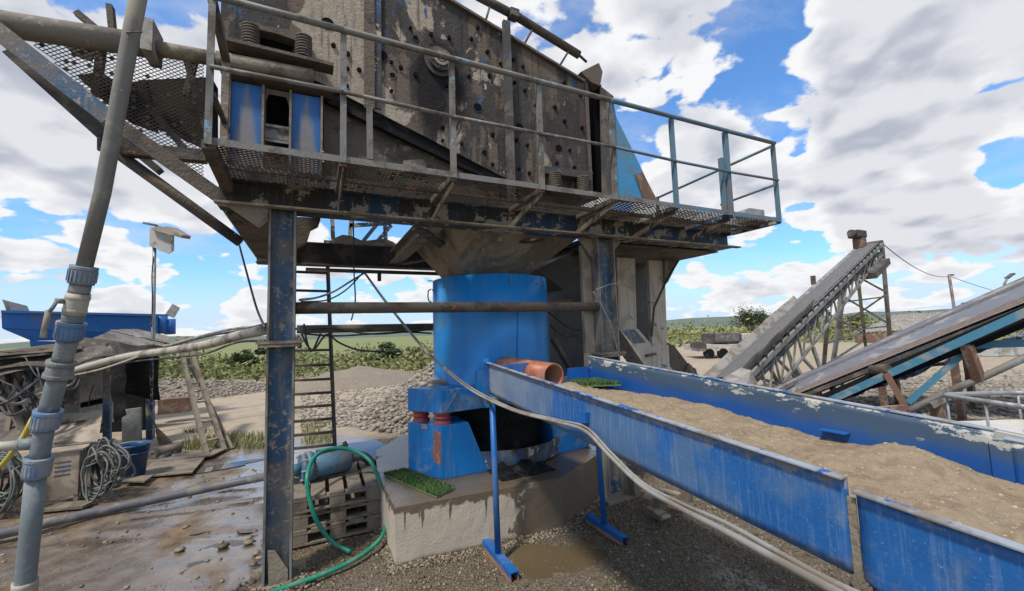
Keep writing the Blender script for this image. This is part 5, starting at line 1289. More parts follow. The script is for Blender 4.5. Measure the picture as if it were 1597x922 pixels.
hose('black_cable', [PY(855, 487, 4.9), PY(880, 506, 4.9), PY(900, 514, 5.0), PY(945, 518, 5.0)], .012, M['cable'], 'black cable from the drum to the dark chute, upper one', 'cable')
hose('black_cable', [PY(857, 505, 4.9), PY(870, 518, 4.9), PY(890, 524, 5.0), PY(945, 522, 5.0)], .012, M['cable'], 'black cable from the drum to the dark chute, lower one', 'cable')
hose('wire', [PY(925, 455, 3.88), PY(940, 480, 3.88), PY(955, 515, 3.88), PY(966, 560, 3.88)], .009, M['hose_grey'], 'pale wire slung down the right blue pillar', 'wire')
hose('wire', [PY(929, 452, 3.9), PY(950, 444, 3.88), PY(962, 443, 3.9)], .007, M['hose_grey'], 'pale wire tied round the right blue pillar', 'wire')
hose('wire', [PZ(372, 378, 2.98), PY(386, 430, 5.0), PY(400, 480, 4.6), PY(413, 511, 4.2)], .010, M['cable'], 'grey wire hanging from the platform corner left of the blue pillar', 'wire')

# ================================================================== ladder behind the pillar
ld = thing('steel_ladder', 'dark steel ladder leaning on the rear of the platform behind the pallets', 'ladder', (.1, 8.0, 0))
lb_, lt_ = PY(523, 702, 7.0), PY(511, 415, 6.72)
lb2, lt2 = lb_+V((-.60, .08, .0)), lt_+V((-.60, .08, .02))
build(MB().bar(lt_, lb_+V((0, 0, -.1)), .035, .06), 'side_rail', M['dark_steel'], ld); build(MB().bar(lt2, lb2+V((0, 0, -.1)), .035, .06), 'side_rail', M['dark_steel'], ld)
for py in (430, 458, 488, 516, 549, 572, 594, 615, 635, 656, 677, 697):
    t_ = (py-4-415)/(702-415.); build(MB().bar(lt2.lerp(lb2, t_), lt_.lerp(lb_, t_), .045, .035), 'rung', M['brown_steel'], ld)
# mud slab / board lying on the pile
p = PZ(612, 655, .05); build(MB().prism([PZ(585, 664, .03), PZ(594, 669, .02), PZ(628, 670, .02), PZ(640, 662, .03), PZ(634, 640, .30), PZ(600, 640, .30), PZ(586, 644, .28)], (0, .05, -.03)), 'slab', M['brown_steel'], label='broken brown slab leaning on the cobble pile left of the drum', cat='slab', bevel=.01)
build(MB().bar(PZ(590, 671, .03), PZ(640, 664, .03), .10, .04), 'plank', M['dark_steel'], label='dark plank lying at the foot of the cobble pile', cat='plank')

# timber under the sluice, right
tb = thing('broken_pallet', 'broken pallet lying on the gravel under the near edge of the sluice', 'pallet', PZ(1035, 790, 0))
for (a, b, z) in (((1010, 770), (1080, 790), .22), ((1015, 790), (1040, 806), .1), ((1000, 758), (1060, 772), .22)):
    build(MB().bar(PZ(*a, z), PZ(*b, z), .09, .022), 'board', M['wood2'], tb)
for q_ in ((1030, 800), (1070, 783), (990, 765)): p = PZ(q_[0], q_[1], .05); build(MB().box(p.x-.05, p.x+.05, p.y-.05, p.y+.05, 0.0, .21), 'block', M['wood'], tb)
# ================================================================== foreground water pipe with couplings
wp = thing('water_pipe', 'slanting grey water pipe with blue couplings and cream valve in the left foreground', 'pipe', PD(25, 1060, 2.5))
CL = [(-60, 226), (24, 210), (300, 160), (414, 132), (444, 126), (530, 106), (589, 90), (655, 72), (744, 56), (922, 38), (1062, 25)]
def cl_at(y):
    for (y0, x0), (y1, x1) in zip(CL[:-1], CL[1:]):
        if y0 <= y <= y1: return x0+(x1-x0)*(y-y0)/(y1-y0)
def wpipe(y0, y1, hw0, hw1, name, mat, par=None, n=24):
    ys_ = [y0+(y1-y0)*i/4 for i in range(5)]
    return build(MB().tube([PD(cl_at(y), y, 2.5) for y in ys_], [(hw0+(hw1-hw0)*i/4)/FPX*2.5*wk(ys_[i]) for i in range(5)], n), name, mat, par or wp)
def wk(y): return 1.02/math.sqrt(1+((cl_at(y)-CXP)/FPX)**2)
wpipe(-58, 420, 14.5, 14.2, 'upper_pipe', M['pipe_top'])
c1 = wpipe(417, 443, 22.5, 22, 'coupling', M['coupling']); wpipe(415.5, 421, 23.5, 23.5, 'lip', M['coupling'], c1)
wpipe(443.5, 457, 18, 18, 'sleeve', M['pipe'])
cv = wpipe(457.5, 491, 20, 19.5, 'valve_body', M['cream']); wpipe(462, 466, 21, 21, 'rib', M['cream'], cv); wpipe(482, 486, 20.6, 20.6, 'rib', M['cream'], cv)
wpipe(491.5, 503, 18.5, 18, 'sleeve', M['pipe'])
c2 = wpipe(503.5, 530, 24, 23, 'coupling', M['coupling']); wpipe(502.5, 508, 25, 25, 'lip', M['coupling'], c2)
wpipe(530, 564, 18, 17.5, 'lower_pipe', M['pipe'])
k = wpipe(565, 588, 22.5, 23, 'clamp', M['pipe']); wpipe(563.5, 569, 25.5, 25.5, 'clamp_ring', M['pipe'], k); wpipe(583, 589, 25.5, 25.5, 'clamp_ring', M['pipe'], k)
wpipe(588, 642, 17.5, 17.5, 'lower_pipe', M['pipe'])
c3 = wpipe(642, 669, 23.5, 23.5, 'coupling', M['coupling']); wpipe(640, 646, 25, 25, 'lip', M['coupling'], c3)
t_ = wpipe(669, 714, 17.5, 17.5, 'tee', M['pipe'])
build(MB().tube([PD(62, 692, 2.5), PD(27, 694, 2.46)], .034, 16), 'tee_branch', M['pipe'], t_)
build(MB().tube([PD(33, 694, 2.46), PD(-40, 700, 2.42)], .028, 14), 'branch_hose', M['cream'], t_)
c4 = wpipe(714, 743, 24, 23.5, 'coupling', M['coupling']); wpipe(712.5, 718, 25.5, 25.5, 'lip', M['coupling'], c4)
wpipe(742, 1062, 18, 19, 'lower_pipe', M['pipe']); wpipe(906, 925, 22, 22.5, 'collar', M['cream'])
for c_, yy, n_ in ((c1, 430, 20), (c2, 517, 20), (c3, 656, 20), (c4, 729, 20)):
    for i in range(n_):
        an = 2*math.pi*i/n_; ce = PD(cl_at(yy), yy, 2.5); ax_ = (PD(cl_at(yy-8), yy-8, 2.5)-PD(cl_at(yy+8), yy+8, 2.5)).normalized()
        u_ = ax_.cross(fwd).normalized(); w_ = u_.cross(ax_); o_ = (u_*math.cos(an)+w_*math.sin(an))*(23.3/FPX*2.5*wk(yy))
        build(MB().bar(ce+o_-ax_*.038, ce+o_+ax_*.030, .008, .006, u_*math.cos(an)+w_*math.sin(an)), 'grip_rib', M['coupling'], c_)
hd_ = MB().tube([PD(99, 470, 2.45), PD(86, 469, 2.42)], .016, 10); hd_.tube(catmull([PD(88, 470, 2.42), PD(82, 480, 2.4), PD(75, 488, 2.4)]), .010, 8)
build(hd_, 'valve_stem', M['pipe'], cv)
build(MB().tube([PD(76, 484, 2.4), PD(71, 506, 2.4), PD(67, 526, 2.4)], .014, 10), 'valve_handle', M['white'], cv)
build(MB().tube([PD(cl_at(49)-15, 51, 2.49), PD(cl_at(49), 50, 2.43), PD(cl_at(49)+15, 50, 2.49)], .006, 6), 'wire_tie', M['rusty'], wp)
hose('yellow_hose', [PD(-40, 760, 2.6), PD(0, 728, 2.6), PD(22, 702, 2.58), PD(38, 678, 2.6), PD(50, 655, 2.62), PD(60, 640, 2.7)], .014, M['hose_yellow'], 'yellow hose curling past the foreground pipe at the left edge', 'hose')

# ================================================================== shed and clutter at the left
def B_(name, mat, label, cat, mb, group=None, **kw): return build(mb, name, mat, label=label, cat=cat, group=group, **kw)
# trough feeder
TD = [(0, 8.6), (274, 10.6)]
def T(x, y, extra=0): return PD(x, y, 8.6+2.0*x/274+extra)
tr = thing('feed_trough', 'long blue steel feed trough with sloping ends behind the scrap roofed shed', 'trough', T(140, 545, .6))
n_ = (T(274, 500)-T(0, 490)); n_.z = 0; n_.normalize(); bk = V((-n_.y, n_.x, 0))
if bk.dot(fwd) < 0: bk = -bk
build(MB().prism([T(2, 486), T(246, 491), T(246, 521), T(225, 521), T(3, 512)], bk*1.2), 'trough_body', M['trough'], tr)
build(MB().prism([T(3, 512.5), T(225, 521.5), T(180, 530), T(47, 531)], bk*1.1), 'trough_bottom', M['trough'], tr)
build(MB().prism([T(46, 531), T(88, 533), T(88, 548), T(49, 547)], bk*.8), 'trough_outlet', M['trough'], tr)
build(MB().tube([T(253, 492)+bk*.2, T(253, 520)+bk*.2], .13, 14), 'trough_end', M['trough'], tr); build(MB().tube([T(267, 497)+bk*.25, T(267, 521)+bk*.25], .12, 14), 'trough_end', M['trough'], tr)
build(MB().bar(T(2, 486)-bk*.02, T(262, 492)-bk*.02, .06, .05), 'rim', M['trough'], tr)
for x in (52, 100, 146, 210): build(MB().bar(T(x, 488+x*.02)-bk*.02, T(x, 513+x*.034)-bk*.02, .03, .05, n_), 'rib', M['trough'], tr)
build(MB().prism([T(3, 467), T(42, 477), T(47, 487), T(10, 485)], bk*.03), 'flap', M['white'], tr)
build(MB().prism([T(257, 491), T(269, 474), T(281, 480), T(272, 496)], bk*.03), 'flap', M['white'], tr)
build(MB().tube([T(70, 545)+bk*.5, V((T(70, 545).x+bk.x*.5, T(70, 545).y+bk.y*.5, 0))], .12, 8), 'trough_leg', M['trough'], tr)
build(MB().tube([T(230, 521)+bk*.5, V((T(230, 521).x+bk.x*.5, T(230, 521).y+bk.y*.5, 0))], .12, 8), 'trough_leg', M['trough'], tr)
# flood lamp box on a pole
fb = thing('lamp_post', 'weathered box with lamp on a thin galvanised pole above the scrap roof', 'lamp post', (PD(239, 520, 9).x, PD(239, 520, 9).y, 0))
pb = PD(239, 520, 9); pt = PD(241, 372, 9.1)
build(MB().tube([(pb.x, pb.y, 0), pb, pt], .035, 10), 'pole', M['galv'], fb)
bx_ = MB(); bx_.prism([PD(233, 357, 9), PD(246, 352, 9), PD(246, 388, 9), PD(233, 384, 9)], fwd*.35); bx = build(bx_, 'box_side', M['white'], fb)
build(MB().prism([PD(246, 362, 9.0), PD(270, 364, 9.0), PD(270, 391, 9.0), PD(262, 396, 9.0), PD(246, 390, 9.0)], fwd*.03), 'box_front', M['panelgrey'], fb)
build(MB().prism([PD(233, 355, 8.9), PD(262, 353, 8.9), PD(284, 366, 8.9), PD(282, 371, 8.9), PD(246, 361, 8.9)], fwd*.25), 'box_roof', M['cabinet'], fb)
build(MB().tube([PD(262, 372, 8.95), PD(262, 372, 8.8)], .085, 14), 'lamp', M['cream'], fb)
build(MB().bar(PD(224, 348, 9), PD(245, 352, 9), .05, .04), 'arm', M['dark_steel'], fb)
hose('wire', [PD(240, 400, 8.95), PD(237, 430, 8.95), PD(238, 470, 8.95), PD(236, 510, 8.95)], .012, M['cable'], 'dark wire hanging down beside the lamp pole', 'wire')
# scrap roof
sh = thing('scrap_shed', 'low shed with bent sheet roof, hanging dark cloth and blue posts left of the yard', 'shed', (-3.6, 8.2, 0))
def H_(name, mat, mb, **kw): return build(mb, name, mat, sh, **kw)
def wavy(c00, c10, c11, c01, amp, nu=22, nv=12, fr=4., th=0):
    A, B, C2, D2 = map(V, (c00, c10, c11, c01))
    def fn(u, w):
        p = A.lerp(B, u).lerp(D2.lerp(C2, u), w); s_ = p*fr
        return p+V((.4*amp*noise.noise(s_+V((9, 0, 0))), .4*amp*noise.noise(s_+V((0, 9, 0))), amp*noise.noise(s_)))
    return MB().grid(fn, nu, nv)
def corr(c00, c10, c11, c01, amp, waves):
    A, B, C2, D2 = map(V, (c00, c10, c11, c01))
    def fn(u, w):
        p = A.lerp(B, u).lerp(D2.lerp(C2, u), w); return p+V((0, 0, amp*math.sin(u*waves*6.28)+.02*noise.noise(p*2)))
    return MB().grid(fn, waves*6, 6)
H_('roof_sheet', M['sheet'], corr(PD(118, 540, 7.2), PD(172, 516, 8.2), PD(266, 536, 9.3), PD(190, 540, 7.8), .012, 12))
H_('roof_sheet', M['sheet'], corr(PD(172, 515, 8.2), PD(215, 514, 9.5), PD(262, 524, 10.2), PD(264, 536, 9.2), .012, 10))
H_('roof_sheet', M['brown_steel'], corr(PD(-80, 560, 6.0), PD(0, 548, 7.4), PD(130, 532, 7.6), PD(128, 545, 7.0), .012, 12))
H_('roof_board', M['wood'], MB().bar(PD(-60, 552, 6.6), PD(70, 545, 6.9), .25, .03)); H_('roof_board', M['wood'], MB().bar(PD(-60, 566, 6.3), PD(75, 552, 6.7), .18, .03))
H_('roof_board', M['wood'], MB().bar(PD(-20, 575, 6.2), PD(110, 562, 6.6), .12, .03))
H_('roof_cloth', M['tarp'], wavy(PD(-60, 555, 6.5), PD(170, 538, 7.2), PD(178, 556, 7.0), PD(-40, 590, 6.0), .14, fr=2.6))
H_('roof_cloth', M['tarp'], wavy(PD(110, 528, 7.2), PD(255, 540, 8.2), PD(250, 552, 8.2), PD(112, 572, 6.9), .10, fr=2.8))
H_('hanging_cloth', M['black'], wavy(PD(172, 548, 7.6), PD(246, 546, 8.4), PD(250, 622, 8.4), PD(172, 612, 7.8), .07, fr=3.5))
H_('shade_backdrop', M['black'], MB().prism([PD(-120, 560, 8.5), PD(225, 552, 9.2), PD(225, 690, 9.2), PD(-120, 740, 8.5)], fwd*.05))  # black sheet put in as the darkness under the roof
H_('post', M['pillar'], MB().bar(PD(168, 572, 7.3), (PD(168, 690, 7.3)[0], PD(168, 690, 7.3)[1], 0), .10, .07))
H_('post', M['plat_blue'], MB().bar(PD(234, 556, 8.3), (PD(234, 700, 8.3)[0], PD(234, 700, 8.3)[1], 0), .11, .11))
H_('post', M['wood'], MB().bar(PD(165, 535, 7.2), PD(167, 580, 7.2), .07, .07))
H_('post', M['plat_blue'], MB().bar(PD(46, 560, 6.9), PD(46, 640, 6.9), .12, .12))
H_('post', M['dark_steel'], MB().bar(PD(32, 590, 6.6), PD(15, 660, 6.5), .06, .06)); H_('post', M['wood'], MB().bar(PD(5, 585, 6.5), PD(28, 640, 6.5), .06, .06))
cb = H_('switch_panel', M['panelgrey'], MB().prism([PD(124, 574, 7.5), PD(165, 570, 7.5), PD(165, 662, 7.5), PD(124, 656, 7.5)], fwd*.25))
build(MB().prism([PD(127, 628, 7.49), PD(164, 620, 7.49), PD(164, 628, 7.49), PD(127, 636, 7.49)], fwd*-.02), 'terminal_strip', M['shade_and_black'], cb)
build(MB().tube([PD(146, 600, 7.46), PD(140, 618, 7.44), PD(138, 634, 7.46)], .008, 6), 'wire', M['cable'], cb)
H_('inner_panel', M['panelgrey'], MB().prism([PD(190, 640, 8.2), PD(218, 636, 8.2), PD(218, 700, 8.2), PD(190, 700, 8.2)], fwd*.05))
H_('inner_panel', M['pipe'], MB().prism([PD(100, 570, 7.6), PD(124, 570, 7.6), PD(124, 645, 7.6), PD(100, 645, 7.6)], fwd*.05))
# bench with crumpled sheet
bn = thing('work_bench', 'bench covered with a sagging dusty tan sheet behind the foreground pipe', 'bench', (-2.9, 7.2, 0))
build(wavy(PD(82, 645, 7.0), PD(160, 640, 7.0), PD(153, 688, 6.3), PD(78, 692, 6.2), .03, fr=5), 'cover_sheet', M['cabinet'], bn)
build(wavy(PD(-60, 648, 6.8), PD(48, 640, 6.8), PD(50, 690, 6.0), PD(-60, 702, 5.9), .04, fr=3), 'cover_sheet', M['tarp'], bn)
build(MB().bar(PD(80, 696, 6.1), PD(158, 688, 6.4), .25, .03), 'board', M['wood'], bn); build(MB().bar(PD(85, 690, 6.15), PD(190, 690, 6.6), .16, .03), 'board', M['wood'], bn)
build(MB().bar(PD(60, 702, 6.0), PD(120, 700, 6.1), .2, .03), 'board', M['wood'], bn)
mb = MB()
for i in range(9): mb.stone(PD(random.uniform(98, 130), random.uniform(652, 662), 6.7), random.uniform(.02, .05), .4)
build(mb, 'rubble', M['brown_steel'], bn, kind='stuff')
for x in (88, 150): q = PD(x, 700, 6.6); build(MB().bar((q.x, q.y, q.z), (q.x, q.y, 0), .06, .06), 'leg', M['dark_steel'], bn)
# tan cabinet on legs
c00, c10 = PY(66, 778, 7.0), PY(121, 775, 7.0); zt_ = PY(90, 706, 7.0).z; z0_ = .10
cab = thing('steel_cabinet', 'dusty tan steel cabinet with vent slots standing under the bench', 'cabinet', (c00.x, 7.0, 0))
bd = build(MB().box(c00.x-.12, c10.x, 7.0, 7.22, z0_, zt_), 'cabinet_body', M['cabinet'], cab, bevel=.006)
for i in range(4): zz = zt_-.12-.05*i; build(MB().bar((c10.x-.22, 6.997, zz), (c10.x-.08, 6.997, zz+.004), .004, .012), 'vent_slot', M['dark_steel'], bd)
for x in (c00.x-.1, c10.x-.04):
    for y in (7.01, 7.17): build(MB().box(x, x+.04, y, y+.04, -.02, z0_-.001), 'leg', M['cabinet'], cab)
build(MB().box(c00.x-.14, c10.x+.03, 6.98, 7.25, zt_+.001, zt_+.02), 'cabinet_top', M['cabinet'], cab)
# coiled hoses hanging
M['hose_dull'] = worn('dull_green_grey_hose', (0.13, 0.14, 0.125), (0.2, 0.18, 0.145), .4, 6, None, rough=.65)
def coil(c, rx, rz, n, r_, mat, name, label, dirx, turns=5, par=None):
    pts = []
    for t_ in range(turns):
        kx, kz, ox, oz, ph = random.uniform(.55, 1.15), random.uniform(.6, 1.05), random.gauss(0, .12)*rx, random.gauss(-.04, .10)*rz, random.gauss(0, .4)
        dp = random.gauss(0, .05); w1, w2 = random.uniform(0, 6), random.uniform(.1, .28)
        for i in range(n):
            an = 2*math.pi*i/n+ph; k = 1+w2*math.sin(2*an+w1)*.6+.06*math.sin(5*an+w1)
            pts.append(c+dirx*(ox+rx*kx*k*math.cos(an))+V((0, 0, oz+rz*kz*k*math.sin(an)))+fwd*(dp+.03*math.sin(an*1.5+w1)))
    return catmull(pts, 2)
dirx = V((rgt.x, rgt.y, 0)).normalized()
for (px, py, dd, rx, rz, tn, mt, lab) in ((160, 732, 5.12, .20, .30, 11, 'hose_dull', 'tangled grey hose coil hanging beside the tan cabinet'), (163, 728, 5.22, .17, .29, 7, 'cable', 'black hose coil hanging behind the grey coil by the cabinet'),
                              (6, 745, 4.75, .18, .34, 12, 'hose_dull', 'grey green hose bundle hanging at the left edge below the bench'), (-6, 742, 4.85, .22, .36, 8, 'cable', 'black hose bundle hanging behind the left edge hoses')):
    build(MB().tube(coil(PD(px, py, dd), rx, rz, 16, .016, None, '', '', dirx, tn), .0115, 6), 'hose_coil', M[mt], label=lab, cat='hose', group='hose coils')
hose('hose', [PD(-30, 600, 5.6), PD(20, 630, 5.7), PD(60, 615, 6.2), PD(110, 600, 6.6), PD(118, 580, 6.9)], .02, M['hose_grey'], 'grey hose sagging under the shed roof at the left', 'hose')
hose('hose', [PD(-30, 640, 5.5), PD(15, 625, 5.6), PD(50, 600, 6.2), PD(90, 575, 6.6)], .02, M['cable'], 'black hose sagging under the shed roof at the left', 'hose')
# heap of old hoses, planks and rags filling the shed mouth
tm_ = MB()
for i in range(16):
    x0_, y0_ = random.uniform(-20, 75), random.uniform(556, 610); dd_ = random.uniform(6.0, 6.8); L_ = random.uniform(25, 70)
    tm_.tube(catmull([PD(x0_, y0_, dd_), PD(x0_+L_*.35, y0_+random.uniform(10, 45), dd_-.15), PD(x0_+L_*.8, y0_+random.uniform(5, 50), dd_-.05), PD(x0_+L_, y0_+random.uniform(-10, 40), dd_+.1)], 6), random.uniform(.007, .018), 6)
build(tm_, 'hose_tangle', M['cable'], kind='stuff', recalc=False)
for i, (a_, b_) in enumerate((((2, 600), (40, 682)), ((30, 580), (8, 690)), ((60, 590), (72, 680)), ((88, 575), (60, 640)))):
    build(MB().bar(PD(*a_, 6.5), PD(*b_, 6.3), .09, .03), 'prop_board', M['wood'], sh)
for i, cs in enumerate((((-40, 580), (40, 572), (46, 640), (-30, 660)), ((50, 570), (120, 560), (122, 632), (60, 640)), ((170, 560), (196, 556), (200, 650), (176, 660)))):
    build(wavy(PD(*cs[0], 7.0), PD(*cs[1], 7.0), PD(*cs[2], 6.9), PD(*cs[3], 6.8), .12, 16, 12, 4.5), 'hanging_rag', M['black'] if i != 1 else M['tarp'], sh)
# bucket
bq = PZ(207, 748, 0); bk_ = thing('bucket', 'blue plastic bucket standing beside the shed post', 'bucket', bq)
f = MB(); f.lathe((bq.x, bq.y, 0), [(.0, .01), (.125, .0), (.175, .46), (.185, .46), (.185, .49), (.167, .49), (.165, .44), (.12, .03), (0, .03)], 28); build(f, 'bucket_body', M['bucket'], bk_)
f = MB(); f.lathe((bq.x, bq.y, 0), [(.166, .36), (.178, .365), (.178, .375), (.167, .38)], 28); build(f, 'rim_band', M['bucket'], bk_)
build(MB().tube(catmull([(bq.x-.22, bq.y, .45), (bq.x-.15, bq.y-.15, .53), (bq.x+.1, bq.y-.18, .55), (bq.x+.22, bq.y, .45)]), .006, 6), 'handle', M['galv'], bk_)
# broom
br_ = thing('broom', 'old straw broom leaning on the dark shed post', 'broom', PZ(268, 712, 0))
build(MB().tube([PD(228, 630, 8.2), PD(246, 672, 8.0)], .016, 8), 'stick', M['wood'], br_)
build(MB().tube([PD(245, 670, 8.0), PD(252, 682, 7.95), PD(264, 702, 7.9), PD(272, 716, 7.85)], [.03, .07, .12, .13], 12), 'bristles', M['straw'], br_)
B_('log', M['wood'], 'short brown log lying by the broom on the boards', 'log', MB().tube([PZ(242, 706, .08), PZ(282, 698, .08)], .08, 10))
mb = MB()
for i in range(5): mb.stone(PZ(random.uniform(240, 280), random.uniform(704, 716), .04), random.uniform(.04, .09), .5)
build(mb, 'rubbish_heap', M['dark_steel'], kind='stuff')
for i, (cs, lab) in enumerate(((((205, 747), (240, 722), (322, 712), (300, 738)), 'wide grey board lying on the ground in front of the bucket'), (((230, 722), (300, 706), (355, 700), (330, 712)), 'grey board lying on the ground at the foot of the leaning ladder'), (((190, 752), (205, 745), (240, 742), (225, 753)), 'small grey board lying under the bucket'))):
    B_('ground_board', M['wood'], lab, 'board', MB().prism([PZ(x, y, .02+.012*i) for x, y in cs], (0, 0, .018)), group='boards on the ground')
B_('ground_board', M['wood'], 'tan plank lying on the mud under the tan cabinet', 'board', MB().bar(PZ(70, 792, .02), PZ(140, 786, .02), .2, .03), group='boards on the ground')
# leaning ladder
ll = thing('wooden_ladder', 'worn timber ladder leaning over the gravel bank left of the pillar', 'ladder', PZ(330, 708, 0))
a0, a1 = PD(277, 527, 8.6), PZ(323, 712, 0); b0, b1 = PD(291, 528, 8.7), PZ(350, 704, 0)
build(MB().bar(a0, a1, .06, .10), 'side_rail', M['wood'], ll); build(MB().bar(b0, b1, .06, .10), 'side_rail', M['wood'], ll)
for t_ in (.12, .28, .44, .60, .76, .90): build(MB().bar(a0.lerp(a1, t_), b0.lerp(b1, t_), .05, .035), 'rung', M['wood2'], ll)
B_('pole', M['wood'], 'thin pole leaning beside the timber ladder', 'pole', MB().bar(PD(293, 560, 8.6), PZ(362, 700, 0), .05, .04))
B_('scrap_block', M['rusty'], 'rusty scrap block on the gravel bank left of the leaning ladder', 'scrap', MB().box(*(lambda c: (c.x-.3, c.x+.3, c.y, c.y+.3, .2, .55))(PD(272, 597, 10))))
# sandy hose bundle from shed to pillar
hb = [PD(110, 580, 6.4), PD(150, 568, 6.2), PD(200, 556, 6.0), PD(265, 547, 5.6), PD(320, 538, 5.0), PD(370, 524, 4.5), PD(416, 514, 4.05)]
hose('hose_bundle', hb, .052, M['hose_tan'], 'thick sandy hose slung from the shed to the blue pillar', 'hose')
hose('cable', [V(p)+V((0, 0, .07+.03*math.sin(i*2))) for i, p in enumerate(hb)], .014, M['cable'], 'black cable lying on top of the sandy hose', 'cable')
hose('cable', [V(p)+V((0, -.03, -.06-.05*abs(math.sin(i*1.3)))) for i, p in enumerate(hb)], .012, M['cable'], 'black cable looping below the sandy hose', 'cable')
hose('cable', [PD(90, 590, 6.2), PD(150, 578, 6.1), PD(200, 562, 5.9), PD(260, 540, 5.7), PD(330, 520, 5.1), PD(380, 511, 4.6), PD(415, 512, 4.05)], .014, M['hose_tan'], 'thin sandy cable above the thick hose near the pillar', 'cable')

# ================================================================== conveyors and yard at the right
def conveyor(name, label, bottom, top, width, rail_h, mat, legs, load=True, cover=None):
    root = thing(name, label, 'conveyor', V((bottom.x, bottom.y, 0)))
    ax_ = (top-bottom); L = ax_.length; ax_ = ax_.normalized(); sd = V((ax_.y, -ax_.x, 0)).normalized(); nn = sd.cross(ax_).normalized()
    if nn.z < 0: nn = -nn
    def at(s_, w_, h_): return bottom+ax_*(s_*L)+sd*w_+nn*h_
    hw = width/2
    def tr(u, w):
        x = (u-.5)*2; return at(w, x*hw*.92, .10*x*x*1.2+.02)
    build(MB().grid(tr, 10, 20), 'belt', M['belt'], root)
    build(MB().bar(at(0, 0, -rail_h+.02), at(1, 0, -rail_h+.02), width*.86, .02, nn), 'return_belt', M['belt'], root)
    return root, at, L, hw, ax_, sd, nn
# tall conveyor
r1, at1, L1, hw1, ax1, sd1, nn1 = conveyor('tall_conveyor', 'tall grey lattice conveyor rising to the right behind the sluice', PD(1122, 606, 10.2), PD(1358, 383, 18.5), .82, .36, None, None)
for s_ in (-1, 1):
    build(MB().bar(at1(0, s_*hw1, 0), at1(1, s_*hw1, 0), .07, .14, nn1), 'side_rail', M['conv_steel'], r1)
    build(MB().bar(at1(.10, s_*hw1*.9, -1.0), at1(1, s_*hw1*.9, -.42), .07, .08, nn1), 'lower_chord', M['conv_steel'], r1)
    for i in range(15):
        t_ = .10+.89*i/15
        build(MB().bar(at1(t_, s_*hw1*.95, -.07), at1(t_, s_*hw1*.92, -1.06+.64*t_), .05, .05), 'lattice_strut', M['conv_steel'], r1)
    for i in range(15):
        t_ = .10+.89*i/15; t2 = min(1, t_+.0593)
        build(MB().bar(at1(t_, s_*hw1*.92, -1.06+.64*t_), at1(t2, s_*hw1*.95, -.07), .045, .045), 'lattice_brace', M['conv_steel'], r1)
for i in range(26):
    t_ = .05+.93*i/26
    build(MB().tube([at1(t_, -hw1*.9, -.10), at1(t_, hw1*.9, -.10)], .05, 8), 'idler_roller', M['conv_steel'] if i % 3 else M['dark_steel'], r1)
    build(MB().bar(at1(t_, hw1+.02, .06), at1(t_, hw1+.05, .20), .05, .03), 'idler_bracket', M['dark_steel'], r1)
# skirt boards with ragged edge, at the feed end; wet gravel on the belt
def skirt(side, t0, t1, h_):
    P0 = []; n = 26; rn = random.random()*20
    lo = [at1(t0+(t1-t0)*i/n, side*hw1*.72, .10) for i in range(n+1)]
    hi = [at1(t0+(t1-t0)*i/n, side*hw1*1.02, h_+.05*noise.noise(V((i*.3, rn, 0)))) for i in range(n+1)]
    mb = MB(); mb.add(lo+hi, [(i, i+1, n+2+i, n+1+i) for i in range(n)]); return mb
build(skirt(1, .0, .40, .36), 'skirt_board', M['sheet'], r1); build(skirt(-1, .0, .45, .30), 'skirt_board', M['sheet'], r1)
def load(u, w):
    t_ = .02+.97*w; x = (u-.5)*1.3; p = at1(t_, x*hw1, .10+.07*(1-abs(2*u-1)**2)*(1-.6*w)+.03*noise.noise(V((u*5, w*60, 1)))); return p
build(MB().grid(load, 8, 120), 'gravel_load', M['beltload'], r1, kind='stuff')
# drive head
hp_ = at1(.97, -hw1*.5, .25); build(MB().box(hp_.x-.55, hp_.x+.15, hp_.y-.2, hp_.y+.25, hp_.z+.22, hp_.z+.55), 'drive_motor', M['dark_steel'], r1, bevel=.05)
build(MB().box(hp_.x-.30, hp_.x+.05, hp_.y-.2, hp_.y+.2, hp_.z-.25, hp_.z+.21), 'gearbox', M['rusty'], r1, bevel=.04); build(MB().tube([hp_+V((-.75, 0, .40)), hp_+V((-.56, 0, .40))], .16, 12), 'motor_fan', M['dark_steel'], r1)
build(MB().tube([at1(1.0, -hw1, -.05), at1(1.0, hw1, -.05)], .22, 16), 'head_drum', M['dark_steel'], r1)
a_ = at1(.58, -hw1*1.0, .1); build(MB().bar(a_, a_+V((0, 0, .34)), .16, .04), 'marker_plate', M['brown_steel'], r1)
# tower
tw_top = [at1(.985, hw1, -.12), at1(.93, -hw1, -.2)]
def foot(px, py): return PZ(px, py, 0)
ft = [foot(1391, 563), foot(1299, 567)]
build(MB().bar(at1(.985, hw1*1.0, -.1), ft[0], .16, .12), 'tower_leg', M['conv_steel'], r1); build(MB().bar(at1(.86, -hw1, -.3), ft[1], .15, .12), 'tower_leg', M['conv_steel'], r1)
m1, m2 = at1(.70, hw1, -.4), at1(.66, -hw1, -.4); f1, f2 = foot(1352, 572), foot(1284, 578)
m3 = at1(.52, hw1, -.4)
build(MB().bar(at1(.72, hw1*.9, -.4), foot(1352, 558), .12, .10), 'tower_leg', M['conv_steel'], r1)
build(MB().bar(at1(.47, hw1*.9, -.4), foot(1284, 580), .12, .10), 'tower_leg', M['conv_steel'], r1)
def lp(t_): return at1(.985, hw1, -.1).lerp(ft[0], t_)
def lq(t_): return at1(.86, -hw1, -.3).lerp(ft[1], t_)
for a_, b_ in ((.18, .08), (.42, .36), (.68, .66)): build(MB().bar(lp(a_), lq(b_), .06, .06), 'tower_brace', M['conv_steel'], r1)
for a_, b_ in ((.38, .05), (.4, .62), (.66, .3)): build(MB().bar(lp(a_), lq(b_), .06, .06), 'tower_brace', M['conv_steel'], r1)
